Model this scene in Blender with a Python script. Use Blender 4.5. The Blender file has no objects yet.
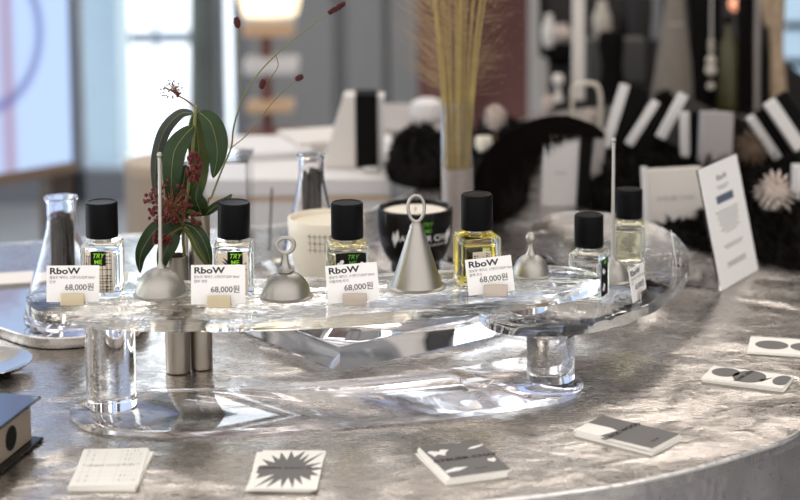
import bpy, bmesh, math, random
from mathutils import Vector, Matrix
from mathutils.geometry import tessellate_polygon
random.seed(7)
S = bpy.context.scene
C = S.collection
PI = math.pi
def R(a): return math.radians(a)

# ------------------------------------------------------------------ camera
F = 1850.0; CX = 400.0; CY = -4.0; H = 0.52       # focal length and principal point in pixels of the 800x500 frame
cam_d = bpy.data.cameras.new('camera'); cam = bpy.data.objects.new('camera', cam_d); C.objects.link(cam)
cam_d.sensor_fit = 'HORIZONTAL'; cam_d.sensor_width = 36.0
cam_d.lens = F / 800 * 36; cam_d.shift_x = 0.0; cam_d.shift_y = (CY - 250) / 800
cam.matrix_world = Matrix.Translation((0, 0, H)) @ Matrix.Rotation(R(90 - 6), 4, 'X') @ Matrix.Rotation(R(-0.5), 4, 'Z')
cam_d.clip_start = 0.05; cam_d.clip_end = 100
cam_d.dof.use_dof = True; cam_d.dof.focus_distance = 1.63; cam_d.dof.aperture_fstop = 5.0; cam_d.dof.aperture_blades = 0
S.camera = cam
MW = cam.matrix_world.copy(); MI = MW.inverted()

# ------------------------------------------------------------------ world and lights
w = bpy.data.worlds.new('world'); S.world = w; w.use_nodes = True
nt = w.node_tree; nt.nodes.clear()
def wn(t, **k):
    n = nt.nodes.new(t)
    for a, b in k.items(): setattr(n, a, b)
    return n
tc = wn('ShaderNodeTexCoord'); sep = wn('ShaderNodeSeparateXYZ'); nt.links.new(tc.outputs['Generated'], sep.inputs[0])
def dotn(v):
    n = wn('ShaderNodeVectorMath', operation='DOT_PRODUCT'); n.inputs[1].default_value = Vector(v).normalized()
    nt.links.new(tc.outputs['Generated'], n.inputs[0]); return n.outputs['Value']
def mr(s, a, b, c=0.0, d=1.0):
    n = wn('ShaderNodeMapRange', interpolation_type='SMOOTHSTEP')
    n.inputs[1].default_value = a; n.inputs[2].default_value = b; n.inputs[3].default_value = c; n.inputs[4].default_value = d
    nt.links.new(s, n.inputs[0]); return n.outputs[0]
def mixc(f, c1, c2):
    n = wn('ShaderNodeMix', data_type='RGBA')
    nt.links.new(f, n.inputs[0])
    for i, c in ((6, c1), (7, c2)):
        if isinstance(c, tuple): n.inputs[i].default_value = (*c, 1)
        else: nt.links.new(c, n.inputs[i])
    return n.outputs[2]
SKYC = (3.6, 3.85, 3.95)          # open daylight on the window side
ROOMC = (1.12, 1.07, 1.03)      # soft warm light of the rest of the shop, behind the viewer
col = mixc(mr(dotn((-0.25, 1, 0.0)), 0.05, 0.45), ROOMC, SKYC)
bg = wn('ShaderNodeBackground'); out = wn('ShaderNodeOutputWorld')
nt.links.new(col, bg.inputs[0]); bg.inputs[1].default_value = 1.0; nt.links.new(bg.outputs[0], out.inputs[0])

def area(name, loc, target, size, power, color, shape='DISK', size_y=None):
    l = bpy.data.lights.new(name, 'AREA'); l.energy = power; l.color = color; l.shape = shape; l.size = size
    if size_y: l.size_y = size_y
    o = bpy.data.objects.new(name, l); C.objects.link(o); o.location = loc
    o.rotation_euler = (Vector(target) - Vector(loc)).to_track_quat('-Z', 'Y').to_euler()
    return o
for i, (x, y) in enumerate([(-1.5, 2.4), (0.1, 2.9), (1.5, 2.4), (-0.9, 4.0), (0.75, 4.2), (2.2, 4.0), (-0.2, 5.4), (1.4, 5.6)]):
    area('ceiling_panel', (x, y, 2.30), (x, y - 0.02, 0), 0.6, 7.0, (1.0, 0.92, 0.84), 'RECTANGLE', 0.25)
area('ceiling_fill', (0.5, 4.0, 1.75), (0.5, 4.0, 3), 4.5, 16, (1.0, 0.93, 0.86), 'RECTANGLE', 1.2)  # added unseen fill pointing up to brighten the ceiling, no real fixture
S.view_settings.view_transform = 'Standard'; S.view_settings.look = 'None'
S.view_settings.exposure = 0.38; S.view_settings.gamma = 1.0; S.view_settings.use_curve_mapping = False
S.cycles.max_bounces = 32; S.cycles.transmission_bounces = 28; S.cycles.glossy_bounces = 16; S.cycles.diffuse_bounces = 4; S.cycles.transparent_max_bounces = 12
S.cycles.sample_clamp_indirect = 6.0

# ------------------------------------------------------------------ picture <-> place
def at(px, py, z):
    "the point of the horizontal plane at height z that is seen at picture point px, py"
    d = MW.to_3x3() @ Vector(((px - CX) / F, -(py - CY) / F, -1)); o = MW.translation
    return o + d * ((z - o.z) / d.z)
def atY(px, py, Y):
    d = MW.to_3x3() @ Vector(((px - CX) / F, -(py - CY) / F, -1)); o = MW.translation
    return o + d * (Y / d.y)
def proj(p):
    c = MI @ Vector(p); return CX + F * c.x / -c.z, CY - F * c.y / -c.z
def sc(p): return F / -(MI @ Vector(p)).z          # pixels per metre
def zup(p, py):
    "height straight above p that is seen at picture row py"
    a, b = p[2] - 2, p[2] + 4
    for _ in range(40):
        m = (a + b) / 2
        if proj((p[0], p[1], m))[1] > py: a = m
        else: b = m
    return a

# ------------------------------------------------------------------ materials
def newmat(name):
    m = bpy.data.materials.new(name); m.use_nodes = True; t = m.node_tree
    return m, t, t.nodes['Principled BSDF']
def mat(name, col, rough=0.5, metal=0.0, spec=None, noise=0.0, nscale=60, bump=0.0, bscale=80, trans=0.0, ior=1.45, emit=None, es=1.0, coat=0.0, aniso=0):
    m, t, b = newmat(name)
    b.inputs['Base Color'].default_value = (*col, 1); b.inputs['Roughness'].default_value = rough; b.inputs['Metallic'].default_value = metal
    b.inputs['Transmission Weight'].default_value = trans; b.inputs['IOR'].default_value = ior; b.inputs['Coat Weight'].default_value = coat
    if spec is not None: b.inputs['Specular IOR Level'].default_value = spec
    if emit: b.inputs['Emission Color'].default_value = (*emit, 1); b.inputs['Emission Strength'].default_value = es
    co = t.nodes.new('ShaderNodeTexCoord')
    if noise:
        n = t.nodes.new('ShaderNodeTexNoise'); n.inputs['Scale'].default_value = nscale; n.inputs['Detail'].default_value = 3
        t.links.new(co.outputs['Object'], n.inputs['Vector'])
        x = t.nodes.new('ShaderNodeMix'); x.data_type = 'RGBA'
        t.links.new(n.outputs['Fac'], x.inputs[0])
        x.inputs[6].default_value = (*[c * (1 - noise) for c in col], 1); x.inputs[7].default_value = (*[min(1, c * (1 + noise)) for c in col], 1)
        t.links.new(x.outputs[2], b.inputs['Base Color'])
    if bump:
        n = t.nodes.new('ShaderNodeTexNoise'); n.inputs['Scale'].default_value = bscale; n.inputs['Detail'].default_value = 3
        t.links.new(co.outputs['Object'], n.inputs['Vector'])
        u = t.nodes.new('ShaderNodeBump'); u.inputs['Strength'].default_value = bump; u.inputs['Distance'].default_value = 0.002
        t.links.new(n.outputs['Fac'], u.inputs['Height']); t.links.new(u.outputs[0], b.inputs['Normal'])
    return m

def steel_hammered(name, base=(0.45, 0.42, 0.395), big=11.0, dist=0.0046, r0=0.24, r1=0.31):
    m, t, b = newmat(name); L = t.links.new
    co = t.nodes.new('ShaderNodeTexCoord')
    def noise(scale, detail, distort, sx=1, sy=1, sz=1):
        mp = t.nodes.new('ShaderNodeMapping'); mp.inputs['Scale'].default_value = (sx, sy, sz); L(co.outputs['Object'], mp.inputs[0])
        n = t.nodes.new('ShaderNodeTexNoise'); n.inputs['Scale'].default_value = scale; n.inputs['Detail'].default_value = detail
        n.inputs['Distortion'].default_value = distort; n.inputs['Roughness'].default_value = 0.5
        L(mp.outputs[0], n.inputs['Vector']); return n.outputs['Fac']
    a = noise(big, 1, 0.6); f = noise(big * 3.0, 1.2, 0.8, 1, 1.3); s = noise(60, 3, 2.0, 1, 2.5)
    def bump(h, d, prev=None):
        u = t.nodes.new('ShaderNodeBump'); u.inputs['Strength'].default_value = 1.0; u.inputs['Distance'].default_value = d
        L(h, u.inputs['Height'])
        if prev: L(prev, u.inputs['Normal'])
        return u.outputs[0]
    nrm = bump(s, dist * 0.006, bump(f, dist * 0.26, bump(a, dist)))
    L(nrm, b.inputs['Normal'])
    rr = t.nodes.new('ShaderNodeMapRange'); rr.inputs[1].default_value = 0.3; rr.inputs[2].default_value = 0.7
    rr.inputs[3].default_value = r0; rr.inputs[4].default_value = r1; L(s, rr.inputs[0]); L(rr.outputs[0], b.inputs['Roughness'])
    x = t.nodes.new('ShaderNodeMix'); x.data_type = 'RGBA'; L(f, x.inputs[0])
    x.inputs[6].default_value = (*[c * 0.93 for c in base], 1); x.inputs[7].default_value = (*[min(1, c * 1.07) for c in base], 1)
    L(x.outputs[2], b.inputs['Base Color']); b.inputs['Metallic'].default_value = 1.0
    return m

def glass(name, col=(1, 1, 1), rough=0.0, ior=1.47, ripple=0.0, rscale=60, sx=1, sy=1, topo=False):
    m = bpy.data.materials.new(name); m.use_nodes = True; t = m.node_tree; t.nodes.clear()
    g = t.nodes.new('ShaderNodeBsdfGlass'); o = t.nodes.new('ShaderNodeOutputMaterial')
    g.inputs['Color'].default_value = (*col, 1); g.inputs['Roughness'].default_value = rough; g.inputs['IOR'].default_value = ior
    t.links.new(g.outputs[0], o.inputs[0])
    if ripple:
        co = t.nodes.new('ShaderNodeTexCoord'); mp = t.nodes.new('ShaderNodeMapping'); mp.inputs['Scale'].default_value = (sx, sy, 1)
        t.links.new(co.outputs['Object'], mp.inputs[0])
        n = t.nodes.new('ShaderNodeTexNoise'); n.inputs['Scale'].default_value = rscale; n.inputs['Detail'].default_value = 2; n.inputs['Distortion'].default_value = 1.0
        t.links.new(mp.outputs[0], n.inputs['Vector'])
        u = t.nodes.new('ShaderNodeBump'); u.inputs['Strength'].default_value = 1.0; u.inputs['Distance'].default_value = ripple
        t.links.new(n.outputs['Fac'], u.inputs['Height']); t.links.new(u.outputs[0], g.inputs['Normal'])
    return m
def clear_sheet(name, tint=(0.97, 0.98, 1.0), fac=0.12):
    m = bpy.data.materials.new(name); m.use_nodes = True; t = m.node_tree; t.nodes.clear()
    tr = t.nodes.new('ShaderNodeBsdfTransparent'); tr.inputs[0].default_value = (*tint, 1)
    gl = t.nodes.new('ShaderNodeBsdfGlossy'); gl.inputs['Roughness'].default_value = 0.03
    fr = t.nodes.new('ShaderNodeFresnel'); fr.inputs[0].default_value = 1.3
    mx = t.nodes.new('ShaderNodeMixShader'); o = t.nodes.new('ShaderNodeOutputMaterial')
    t.links.new(fr.outputs[0], mx.inputs[0]); t.links.new(tr.outputs[0], mx.inputs[1]); t.links.new(gl.outputs[0], mx.inputs[2]); t.links.new(mx.outputs[0], o.inputs[0])
    return m

M = {}
M['table'] = steel_hammered('hammered_steel')
M['apron'] = steel_hammered('hammered_steel_side', (0.42, 0.39, 0.385), 7, 0.012, 0.25, 0.5)
M['tray_glass'] = glass('rippled_acrylic', (0.99, 0.99, 0.985), 0.0, 1.47, 0.0006, 50, 0.6, 1.7)
M['tray_glass_soft'] = glass('soft_rippled_acrylic', (0.99, 0.99, 0.99), 0.0, 1.47, 0.0003, 60)
M['plate_glass'] = glass('plate_acrylic', (0.99, 0.99, 1.0), 0.0, 1.45)
M['edge_glass'] = glass('frosted_acrylic_edge', (0.99, 0.99, 0.99), 0.16, 1.47)
M['rod_glass'] = glass('clear_acrylic', (0.985, 0.985, 0.99), 0.0, 1.48)
M['bottle_glass'] = glass('bottle_glass', (0.99, 1.0, 0.99), 0.0, 1.46)
M['case'] = clear_sheet('case_acrylic')
M['flask_glass'] = glass('flask_glass', (0.99, 0.99, 1.0), 0.0, 1.3)
M['liq_clear'] = glass('pale_liquid', (0.98, 0.985, 0.96), 0, 0.93)
M['liq_yellow'] = glass('yellow_liquid', (0.97, 0.90, 0.42), 0, 0.93)
M['liq_amber'] = glass('light_amber_liquid', (0.97, 0.92, 0.70), 0, 0.93)
M['liq_straw'] = glass('straw_liquid', (0.96, 0.955, 0.85), 0, 0.93)
M['cap'] = mat('black_cap', (0.004, 0.004, 0.005), 0.38, spec=0.10)
M['black'] = mat('black_ink', (0.008, 0.008, 0.008), 0.6, spec=.15)
M['black_gloss'] = mat('black_glaze', (0.006, 0.005, 0.005), 0.25, spec=.22)
M['black_matte'] = mat('black_matte', (0.006, 0.005, 0.005), 0.75, spec=.08)
M['pewter'] = mat('brushed_pewter', (0.45, 0.43, 0.40), 0.46, 1.0, bump=0.15, bscale=500)
M['pewter_sat'] = mat('satin_pewter', (0.42, 0.40, 0.37), 0.42, 1.0, bump=0.1, bscale=600)
M['silver'] = mat('polished_silver', (0.62, 0.60, 0.58), 0.10, 1.0)
M['tin'] = mat('brushed_tin', (0.66, 0.64, 0.62), 0.10, 1.0, bump=0.08, bscale=50)
M['vase_steel'] = mat('vase_steel', (0.40, 0.36, 0.31), 0.34, 1.0, bump=0.1, bscale=400)
M['brass'] = mat('pale_brass', (0.66, 0.57, 0.40), 0.35, 1.0)
M['nickel'] = mat('warm_nickel', (0.52, 0.45, 0.39), 0.35, 1.0)
M['paper'] = mat('white_paper', (0.88, 0.865, 0.85), 0.6)
M['paper_cream'] = mat('cream_paper', (0.90, 0.875, 0.82), 0.65)
M['print_grey'] = mat('grey_print', (0.17, 0.163, 0.16), 0.6, spec=.2)
M['print_pale'] = mat('pale_grey_print', (0.68, 0.66, 0.62), 0.6)
M['print_beige'] = mat('beige_label', (0.72, 0.62, 0.50), 0.6)
M['print_blue'] = mat('slate_print', (0.10, 0.13, 0.18), 0.6)
M['ink'] = mat('ink', (0.03, 0.03, 0.032), 0.6)
M['ink_soft'] = mat('faint_ink', (0.28, 0.27, 0.27), 0.6)
M['lime'] = mat('lime_ink', (0.32, 0.85, 0.02), 0.5)
M['lime_dark'] = mat('green_ink', (0.10, 0.42, 0.015), 0.5)
M['cream'] = mat('cream_ceramic', (0.80, 0.73, 0.60), 0.45, noise=0.03)
M['wax'] = mat('cream_wax', (0.86, 0.80, 0.68), 0.5)
M['white'] = mat('white_board', (0.66, 0.64, 0.63), 0.6, spec=.2)
M['offwhite'] = mat('off_white_board', (0.66, 0.62, 0.58), 0.6, spec=.2)
M['greyboard'] = mat('grey_board', (0.34, 0.31, 0.295), 0.6)
M['leaf'] = mat('glossy_leaf', (0.018, 0.040, 0.012), 0.38, spec=.3, noise=0.4, nscale=90)
M['leaf_light'] = mat('fresh_leaf', (0.060, 0.085, 0.014), 0.4, spec=.3, noise=0.3, nscale=90)
M['leaf_grey'] = mat('leaf_underside', (0.045, 0.055, 0.048), 0.5, spec=.3, noise=0.3, nscale=90)
M['stem'] = mat('green_stem', (0.16, 0.16, 0.05), 0.5)
M['stem_brown'] = mat('brown_stem', (0.20, 0.09, 0.04), 0.55)
M['berry'] = mat('red_berry', (0.10, 0.007, 0.009), 0.4, noise=0.5, nscale=200)
M['burnet'] = mat('burgundy_burnet', (0.065, 0.010, 0.012), 0.8)
M['stick'] = mat('charred_stick', (0.045, 0.035, 0.028), 0.8, noise=0.6, nscale=120)
M['straw'] = mat('dry_straw', (0.36, 0.27, 0.10), 0.75, noise=0.3, nscale=100)
M['plume'] = mat('straw_plume', (0.38, 0.27, 0.16), 0.9)
M['moss'] = mat('black_moss', (0.006, 0.005, 0.0045), 0.9, spec=.05, noise=0.7, nscale=40)
M['feather'] = mat('black_feather', (0.006, 0.004, 0.0035), 0.8, spec=.06)
M['cone'] = mat('dried_flower', (0.58, 0.50, 0.45), 0.8, noise=0.4, nscale=60)
M['cone_brown'] = mat('brown_cone', (0.17, 0.115, 0.08), 0.85, noise=0.5, nscale=60)

# ------------------------------------------------------------------ mesh builders
def obj(name, bm, m, parent=None, smooth=True, loc=None, kind=None):
    me = bpy.data.meshes.new(name)
    if isinstance(bm, bmesh.types.BMesh):
        bmesh.ops.recalc_face_normals(bm, faces=bm.faces); bm.to_mesh(me); bm.free()
    else:
        me = bm; me.name = name
    for k in (m if isinstance(m, (list, tuple)) else [m]): me.materials.append(k)
    if smooth:
        for p in me.polygons: p.use_smooth = True
        try: me.set_sharp_from_angle(angle=R(35))
        except Exception: pass
    o = bpy.data.objects.new(name, me); C.objects.link(o)
    if parent: o.parent = parent
    if loc: o.location = loc
    if kind: o['kind'] = kind
    return o
def thing(name, label, cat, loc=(0, 0, 0), rz=0.0, group=None, rx=0.0, ry=0.0):
    o = bpy.data.objects.new(name, None); C.objects.link(o); o.location = loc; o.rotation_euler = (rx, ry, rz); o.empty_display_size = 0.02
    return tag(o, label, cat, group)
def tag(o, label, cat, group=None, kind=None):
    o['label'] = label; o['category'] = cat
    if group: o['group'] = group
    if kind: o['kind'] = kind
    return o
def NB(): return bmesh.new()
def add_box(bm, x0, x1, y0, y1, z0, z1, bev=0.0, seg=2, mi=0):
    r = bmesh.ops.create_cube(bm, size=1.0)
    for v in r['verts']:
        v.co = Vector((x0 + (v.co.x + .5) * (x1 - x0), y0 + (v.co.y + .5) * (y1 - y0), z0 + (v.co.z + .5) * (z1 - z0)))
    fs = {f for v in r['verts'] for f in v.link_faces}
    for f in fs: f.material_index = mi
    if bev:
        es = list({e for v in r['verts'] for e in v.link_edges})
        bmesh.ops.bevel(bm, geom=es, offset=bev, segments=seg, profile=0.5, affect='EDGES')
    return bm
def add_prism(bm, pts, z0, z1, bev=0.0, seg=2, mi=0):
    vs = [bm.verts.new((p[0], p[1], z0)) for p in pts]
    f = bm.faces.new(vs); f.material_index = mi
    r = bmesh.ops.extrude_face_region(bm, geom=[f])
    nv = [g for g in r['geom'] if isinstance(g, bmesh.types.BMVert)]
    for v in nv: v.co.z = z1
    for v in nv:
        for ff in v.link_faces: ff.material_index = mi
    if bev:
        s = set(nv) | set(vs)
        es = [e for e in bm.edges if e.verts[0] in s and e.verts[1] in s and abs(e.verts[0].co.z - e.verts[1].co.z) < 1e-6 and len(e.link_faces) == 2
              and abs(e.link_faces[0].normal.z - e.link_faces[1].normal.z) >= 0]
        bmesh.ops.bevel(bm, geom=es, offset=bev, segments=seg, profile=0.5, affect='EDGES')
    return bm
def add_lathe(bm, prof, seg=40, cx=0, cy=0, sx=1, sy=1, mi=0, close=False):
    "profile of (r, z) pairs; r = 0 closes on the axis"
    rings = []
    for r, z in prof:
        if r <= 1e-7: rings.append([bm.verts.new((cx, cy, z))])
        else: rings.append([bm.verts.new((cx + sx * r * math.cos(2 * PI * k / seg), cy + sy * r * math.sin(2 * PI * k / seg), z)) for k in range(seg)])
    if close: rings.append(rings[0])
    for a, b in zip(rings[:-1], rings[1:]):
        for k in range(seg):
            j = (k + 1) % seg
            if len(a) == 1 and len(b) == 1: continue
            if len(a) == 1: f = bm.faces.new((a[0], b[k], b[j]))
            elif len(b) == 1: f = bm.faces.new((a[k], a[j], b[0]))
            else: f = bm.faces.new((a[k], a[j], b[j], b[k]))
            f.material_index = mi
    return bm
def spline(pts, n=8, closed=False):
    P = [Vector(p) for p in pts]; out = []
    m = len(P); rng = range(m) if closed else range(m - 1)
    for i in rng:
        p0 = P[(i - 1) % m] if closed or i > 0 else P[0]
        p1 = P[i]; p2 = P[(i + 1) % m]
        p3 = P[(i + 2) % m] if closed or i + 2 < m else P[-1]
        for k in range(n):
            t = k / n
            out.append(0.5 * ((2 * p1) + (-p0 + p2) * t + (2 * p0 - 5 * p1 + 4 * p2 - p3) * t * t + (-p0 + 3 * p1 - 3 * p2 + p3) * t ** 3))
    if not closed: out.append(P[-1])
    return out
def add_tube(bm, pts, r, seg=8, r2=None, closed=False, mi=0, cap=True):
    P = [Vector(p) for p in pts]; n = len(P); rings = []
    up = Vector((0.123, 0.05, 1)).normalized(); prevx = None
    for i, p in enumerate(P):
        if closed: d = P[(i + 1) % n] - P[i - 1]
        else: d = P[min(i + 1, n - 1)] - P[max(i - 1, 0)]
        d.normalize()
        if prevx is None:
            x = d.cross(up)
            if x.length < 1e-3: x = d.cross(Vector((1, 0, 0)))
        else: x = prevx - d * prevx.dot(d)
        x.normalize(); prevx = x; y = d.cross(x)
        rr = r(i / (n - 1)) if callable(r) else (r if r2 is None else r + (r2 - r) * i / (n - 1))
        rings.append([bm.verts.new(p + rr * (math.cos(2 * PI * k / seg) * x + math.sin(2 * PI * k / seg) * y)) for k in range(seg)])
    m = n if closed else n - 1
    for i in range(m):
        a, b = rings[i], rings[(i + 1) % n]
        for k in range(seg):
            j = (k + 1) % seg
            f = bm.faces.new((a[k], a[j], b[j], b[k])); f.material_index = mi
    if cap and not closed:
        for q in (rings[0], rings[-1]):
            f = bm.faces.new(q); f.material_index = mi
    return bm
def add_ball(bm, c, r, sub=2, sx=1, sy=1, sz=1, mi=0, rot=None):
    q = bmesh.ops.create_icosphere(bm, subdivisions=sub, radius=r)
    for v in q['verts']:
        v.co = Vector((v.co.x * sx, v.co.y * sy, v.co.z * sz))
        if rot: v.co = rot @ v.co
        v.co += Vector(c)
    for f in {f for v in q['verts'] for f in v.link_faces}: f.material_index = mi
    return bm
def poly(bm, pts, mi=0):
    "flat polygon (may be concave) from 3-D points"
    vs = [bm.verts.new(p) for p in pts]
    for t in tessellate_polygon([[Vector(p) for p in pts]]):
        try:
            f = bm.faces.new([vs[i] for i in t]); f.material_index = mi
        except ValueError: pass
    return bm

_txt = {}
def text_bm(s, size, xs=1.0, bold=0.0, shear=0.0, align='LEFT'):
    "text as a flat mesh in its own x-y plane, cap height about 0.7 * size"
    cu = bpy.data.curves.new('lettering', 'FONT'); cu.body = s; cu.size = 1.0; cu.offset = bold * .6; cu.shear = shear; cu.align_x = align
    cu.resolution_u = 3
    o = bpy.data.objects.new('lettering', cu); C.objects.link(o)
    dg = bpy.context.evaluated_depsgraph_get(); me = bpy.data.meshes.new_from_object(o.evaluated_get(dg))
    bpy.data.objects.remove(o); bm = NB(); bm.from_mesh(me)
    for v in bm.verts: v.co.x *= xs * size; v.co.y *= size
    return bm
def text_on(bm, s, M4, size, xs=1.0, bold=0.0, shear=0.0, align='LEFT', mi=0):
    t = text_bm(s, size, xs, bold, shear, align)
    mp = {}
    for v in t.verts: mp[v.index] = bm.verts.new(M4 @ v.co)
    for f in t.faces:
        try:
            g = bm.faces.new([mp[v.index] for v in f.verts]); g.material_index = mi
        except ValueError: pass
    t.free(); return bm
def front(x, y, z): return Matrix.Translation((x, y, z)) @ Matrix.Rotation(PI / 2, 4, 'X')      # writing that faces -y
def flat(x, y, z, rz=0): return Matrix.Translation((x, y, z)) @ Matrix.Rotation(rz, 4, 'Z')       # writing that lies face up

# ------------------------------------------------------------------ the setting
def struct(name, bm, m, parent=None, **k):
    o = obj(name, bm, m, parent, **k)
    if not parent: o['kind'] = 'structure'
    return o
FZ = -0.90
m_floor = mat('polished_floor', (0.36, 0.38, 0.41), 0.22, noise=0.12, nscale=1.5)
m_greywall = mat('grey_panel', (0.235, 0.24, 0.247), 0.6, noise=0.05, nscale=3)
m_redwall = mat('oxblood_wall', (0.13, 0.046, 0.037), 0.6, noise=0.15, nscale=2)
m_dark = mat('charcoal_wall', (0.035, 0.03, 0.03), 0.7, noise=0.3, nscale=3)
m_frame = mat('grey_window_frame', (0.16, 0.18, 0.21), 0.5)
m_bluewall = mat('pale_blue_wall', (0.42, 0.50, 0.60), 0.6)
struct('floor', add_box(NB(), -6, 6, -1, 6.62, FZ - 0.05, FZ), m_floor)
WY = 6.5
def wx(px, Y, py=100): return atY(px, py, Y).x
g0, g1 = wx(243, WY), wx(418, WY)
bm = NB(); seam = wx(341, WY)
for a, b in ((g0, seam - 0.02), (seam + 0.02, wx(385, WY)), (wx(385, WY) + 0.015, g1)): add_box(bm, a, b, WY, WY + 0.1, FZ, 2.4, 0.01, 1)
add_box(bm, g0, g1, WY + 0.05, WY + 0.12, FZ, 2.4)
struct('wall_back', bm, m_greywall)
struct('wall_recess', add_box(NB(), g1, wx(533, 7.2), 7.2, 7.3, FZ, 2.4), m_redwall)
struct('trim_1', add_box(NB(), wx(470, 7.15), wx(474, 7.15), 7.1, 7.2, FZ, 2.4), m_redwall)
struct('trim_2', add_box(NB(), wx(531, 5.6), wx(549, 5.6), 5.5, 5.7, FZ, 2.4, 0.01), mat('grey_column', (0.36, 0.345, 0.33), 0.6))
struct('wall_right', add_box(NB(), wx(540, 6.2), 5.0, 6.2, 6.3, FZ, 2.4), m_dark)
struct('ceiling', add_box(NB(), -6, 5.0, 0.9, 6.7, 2.4, 2.5), mat('warm_white_ceiling', (0.70, 0.66, 0.62), 0.8))
struct('wall_side', add_box(NB(), 5.0, 5.1, -1, 6.7, FZ, 2.4), m_greywall)
# window wall on the left: frame of mullions around panes
bm = NB()
wl, wr = wx(60, WY) , g0
for px, wd in ((77, .035), (221, .03), (240, .05)):
    x = wx(px, WY); add_box(bm, x - wd / 2, x + wd / 2, WY, WY + 0.08, FZ, 2.4)
add_box(bm, -6, wr, WY, WY + 0.08, FZ, FZ + 0.12)
window = struct('window_1', bm, m_frame)
struct('pane', add_box(NB(), wl, wr, WY + 0.03, WY + 0.04, FZ + 0.12, 2.4), clear_sheet('window_pane'), window)
struct('wall_left', add_box(NB(), -6, wx(74, WY), WY + 0.005, WY + 0.07, FZ, 2.4), m_bluewall)
# paving outside
struct('ground_outside', add_box(NB(), -9, 3, 6.63, 26, FZ - 0.1, FZ - 0.02), mat('pale_paving', (0.80, 0.83, 0.86), 0.8))

# outside, seen through the glass
def trunk(px0, px1, Y, label, m, top=3.6, seed=0):
    t = thing('tree', label, 'tree', (wx((px0 + px1) / 2, Y), Y, FZ - 0.02))
    r = (wx(px1, Y) - wx(px0, Y)) / 2; rnd = random.Random(seed)
    bm = NB(); add_tube(bm, spline([(0, 0, 0), (rnd.uniform(-.02, .02), 0, 1.0), (rnd.uniform(-.03, .03), 0, 2.0), (0, 0, top)], 6), lambda t: r * (1.15 - 0.3 * t), 14)
    obj('trunk', bm, m, t)
    bm = NB()
    for k in range(10):
        a = rnd.uniform(0, 2 * PI); z = rnd.uniform(1.5, 2.9); l = rnd.uniform(.5, 1.1)
        d = Vector((math.cos(a), math.sin(a) * .4, rnd.uniform(-.1, .5)))
        add_tube(bm, spline([(0, 0, z), tuple(Vector((0, 0, z)) + d * l * .5 + Vector((0, 0, rnd.uniform(-.1, .1)))), tuple(Vector((0, 0, z)) + d * l)], 4), 0.018, 5, 0.004)
    obj('branches', bm, m, t)
    return t
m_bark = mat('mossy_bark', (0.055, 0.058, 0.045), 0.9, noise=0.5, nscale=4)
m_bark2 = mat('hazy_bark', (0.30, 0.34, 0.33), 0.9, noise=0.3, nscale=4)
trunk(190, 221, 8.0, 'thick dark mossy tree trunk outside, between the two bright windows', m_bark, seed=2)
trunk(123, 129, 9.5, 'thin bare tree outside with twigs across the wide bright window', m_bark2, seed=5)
# parked fence rail and a shaded facade outside
fa = thing('building', 'pale blue-grey building front outside, left of the bright window opening', 'building', (wx(100, 7.2), 7.2, FZ))
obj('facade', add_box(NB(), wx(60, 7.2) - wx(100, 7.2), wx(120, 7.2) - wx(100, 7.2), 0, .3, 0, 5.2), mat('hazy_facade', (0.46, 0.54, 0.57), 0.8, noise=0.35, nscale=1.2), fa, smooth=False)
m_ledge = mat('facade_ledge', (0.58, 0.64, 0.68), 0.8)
for zz in (1.2, 2.1, 3.0):
    bm = add_box(NB(), wx(62, 7.2) - wx(100, 7.2), wx(119, 7.2) - wx(100, 7.2), -0.03, -0.002, zz, zz + 0.06)
    obj('ledge', bm, m_ledge, fa, smooth=False)
rl = thing('railing', 'dark horizontal rail outside, crossing the top of the bright window', 'railing', (wx(155, 9), 9, FZ))
z38 = atY(155, 38, 9).z - FZ
bm = NB(); add_box(bm, wx(120, 9) - wx(155, 9), wx(192, 9) - wx(155, 9), 0, 0.04, z38 - 0.03, z38 + 0.03)
obj('bar', bm, m_frame, rl)
bm = NB(); add_box(bm, wx(157, 9) - wx(155, 9) - .012, wx(157, 9) - wx(155, 9) + .012, 0.005, 0.035, 0, z38 + .8)
obj('post', bm, m_frame, rl)

# ------------------------------------------------------------------ main table
tbl_pts = [(-0.75, 1.40), (-0.5, 1.33)] + [tuple(at(x, y, 0))[:2] for x, y in ((60, 516), (250, 514), (400, 508), (496, 499), (560, 492), (627, 482), (694, 467), (752, 450), (800, 430))] + \
          [(0.405, 1.62), (0.48, 1.76), (0.55, 1.98), (0.60, 2.25), (0.64, 2.6), (0.60, 2.95), (0.42, 3.12), (0.2, 3.0), (0.06, 2.62), (0.0, 2.40), (-0.12, 2.26), (-0.38, 2.19), (-0.62, 2.10), (-0.82, 1.92), (-0.86, 1.65)]
tp = spline([(*p, 0) for p in tbl_pts], 6, True)
table = thing('display_table', 'large curved table of hammered polished steel carrying the perfume display', 'table', (0, 1.9, FZ))
def loc2(pts, x0=0, y0=1.9): return [(p[0] - x0, p[1] - y0) for p in pts]
obj('tabletop', add_prism(NB(), loc2(tp), 0.9 - 0.012, 0.9, 0.0015, 2), M['table'], table)
ins = []
cxm = sum(p[0] for p in tp) / len(tp); cym = sum(p[1] for p in tp) / len(tp)
ins = [(cxm + (p[0] - cxm) * 0.992, cym + (p[1] - cym) * 0.992) for p in tp]
obj('apron', add_prism(NB(), loc2(ins), 0.003, 0.8875), M['apron'], table)
bm = NB(); add_tube(bm, [(p[0], p[1] - 1.9, 0.9 - 0.0016) for p in tp], 0.0020, 6, closed=True)
obj('weld_bead', bm, mat('polished_weld', (0.93, 0.90, 0.87), 0.30, 1.0, bump=1.0, bscale=160), table)

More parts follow.
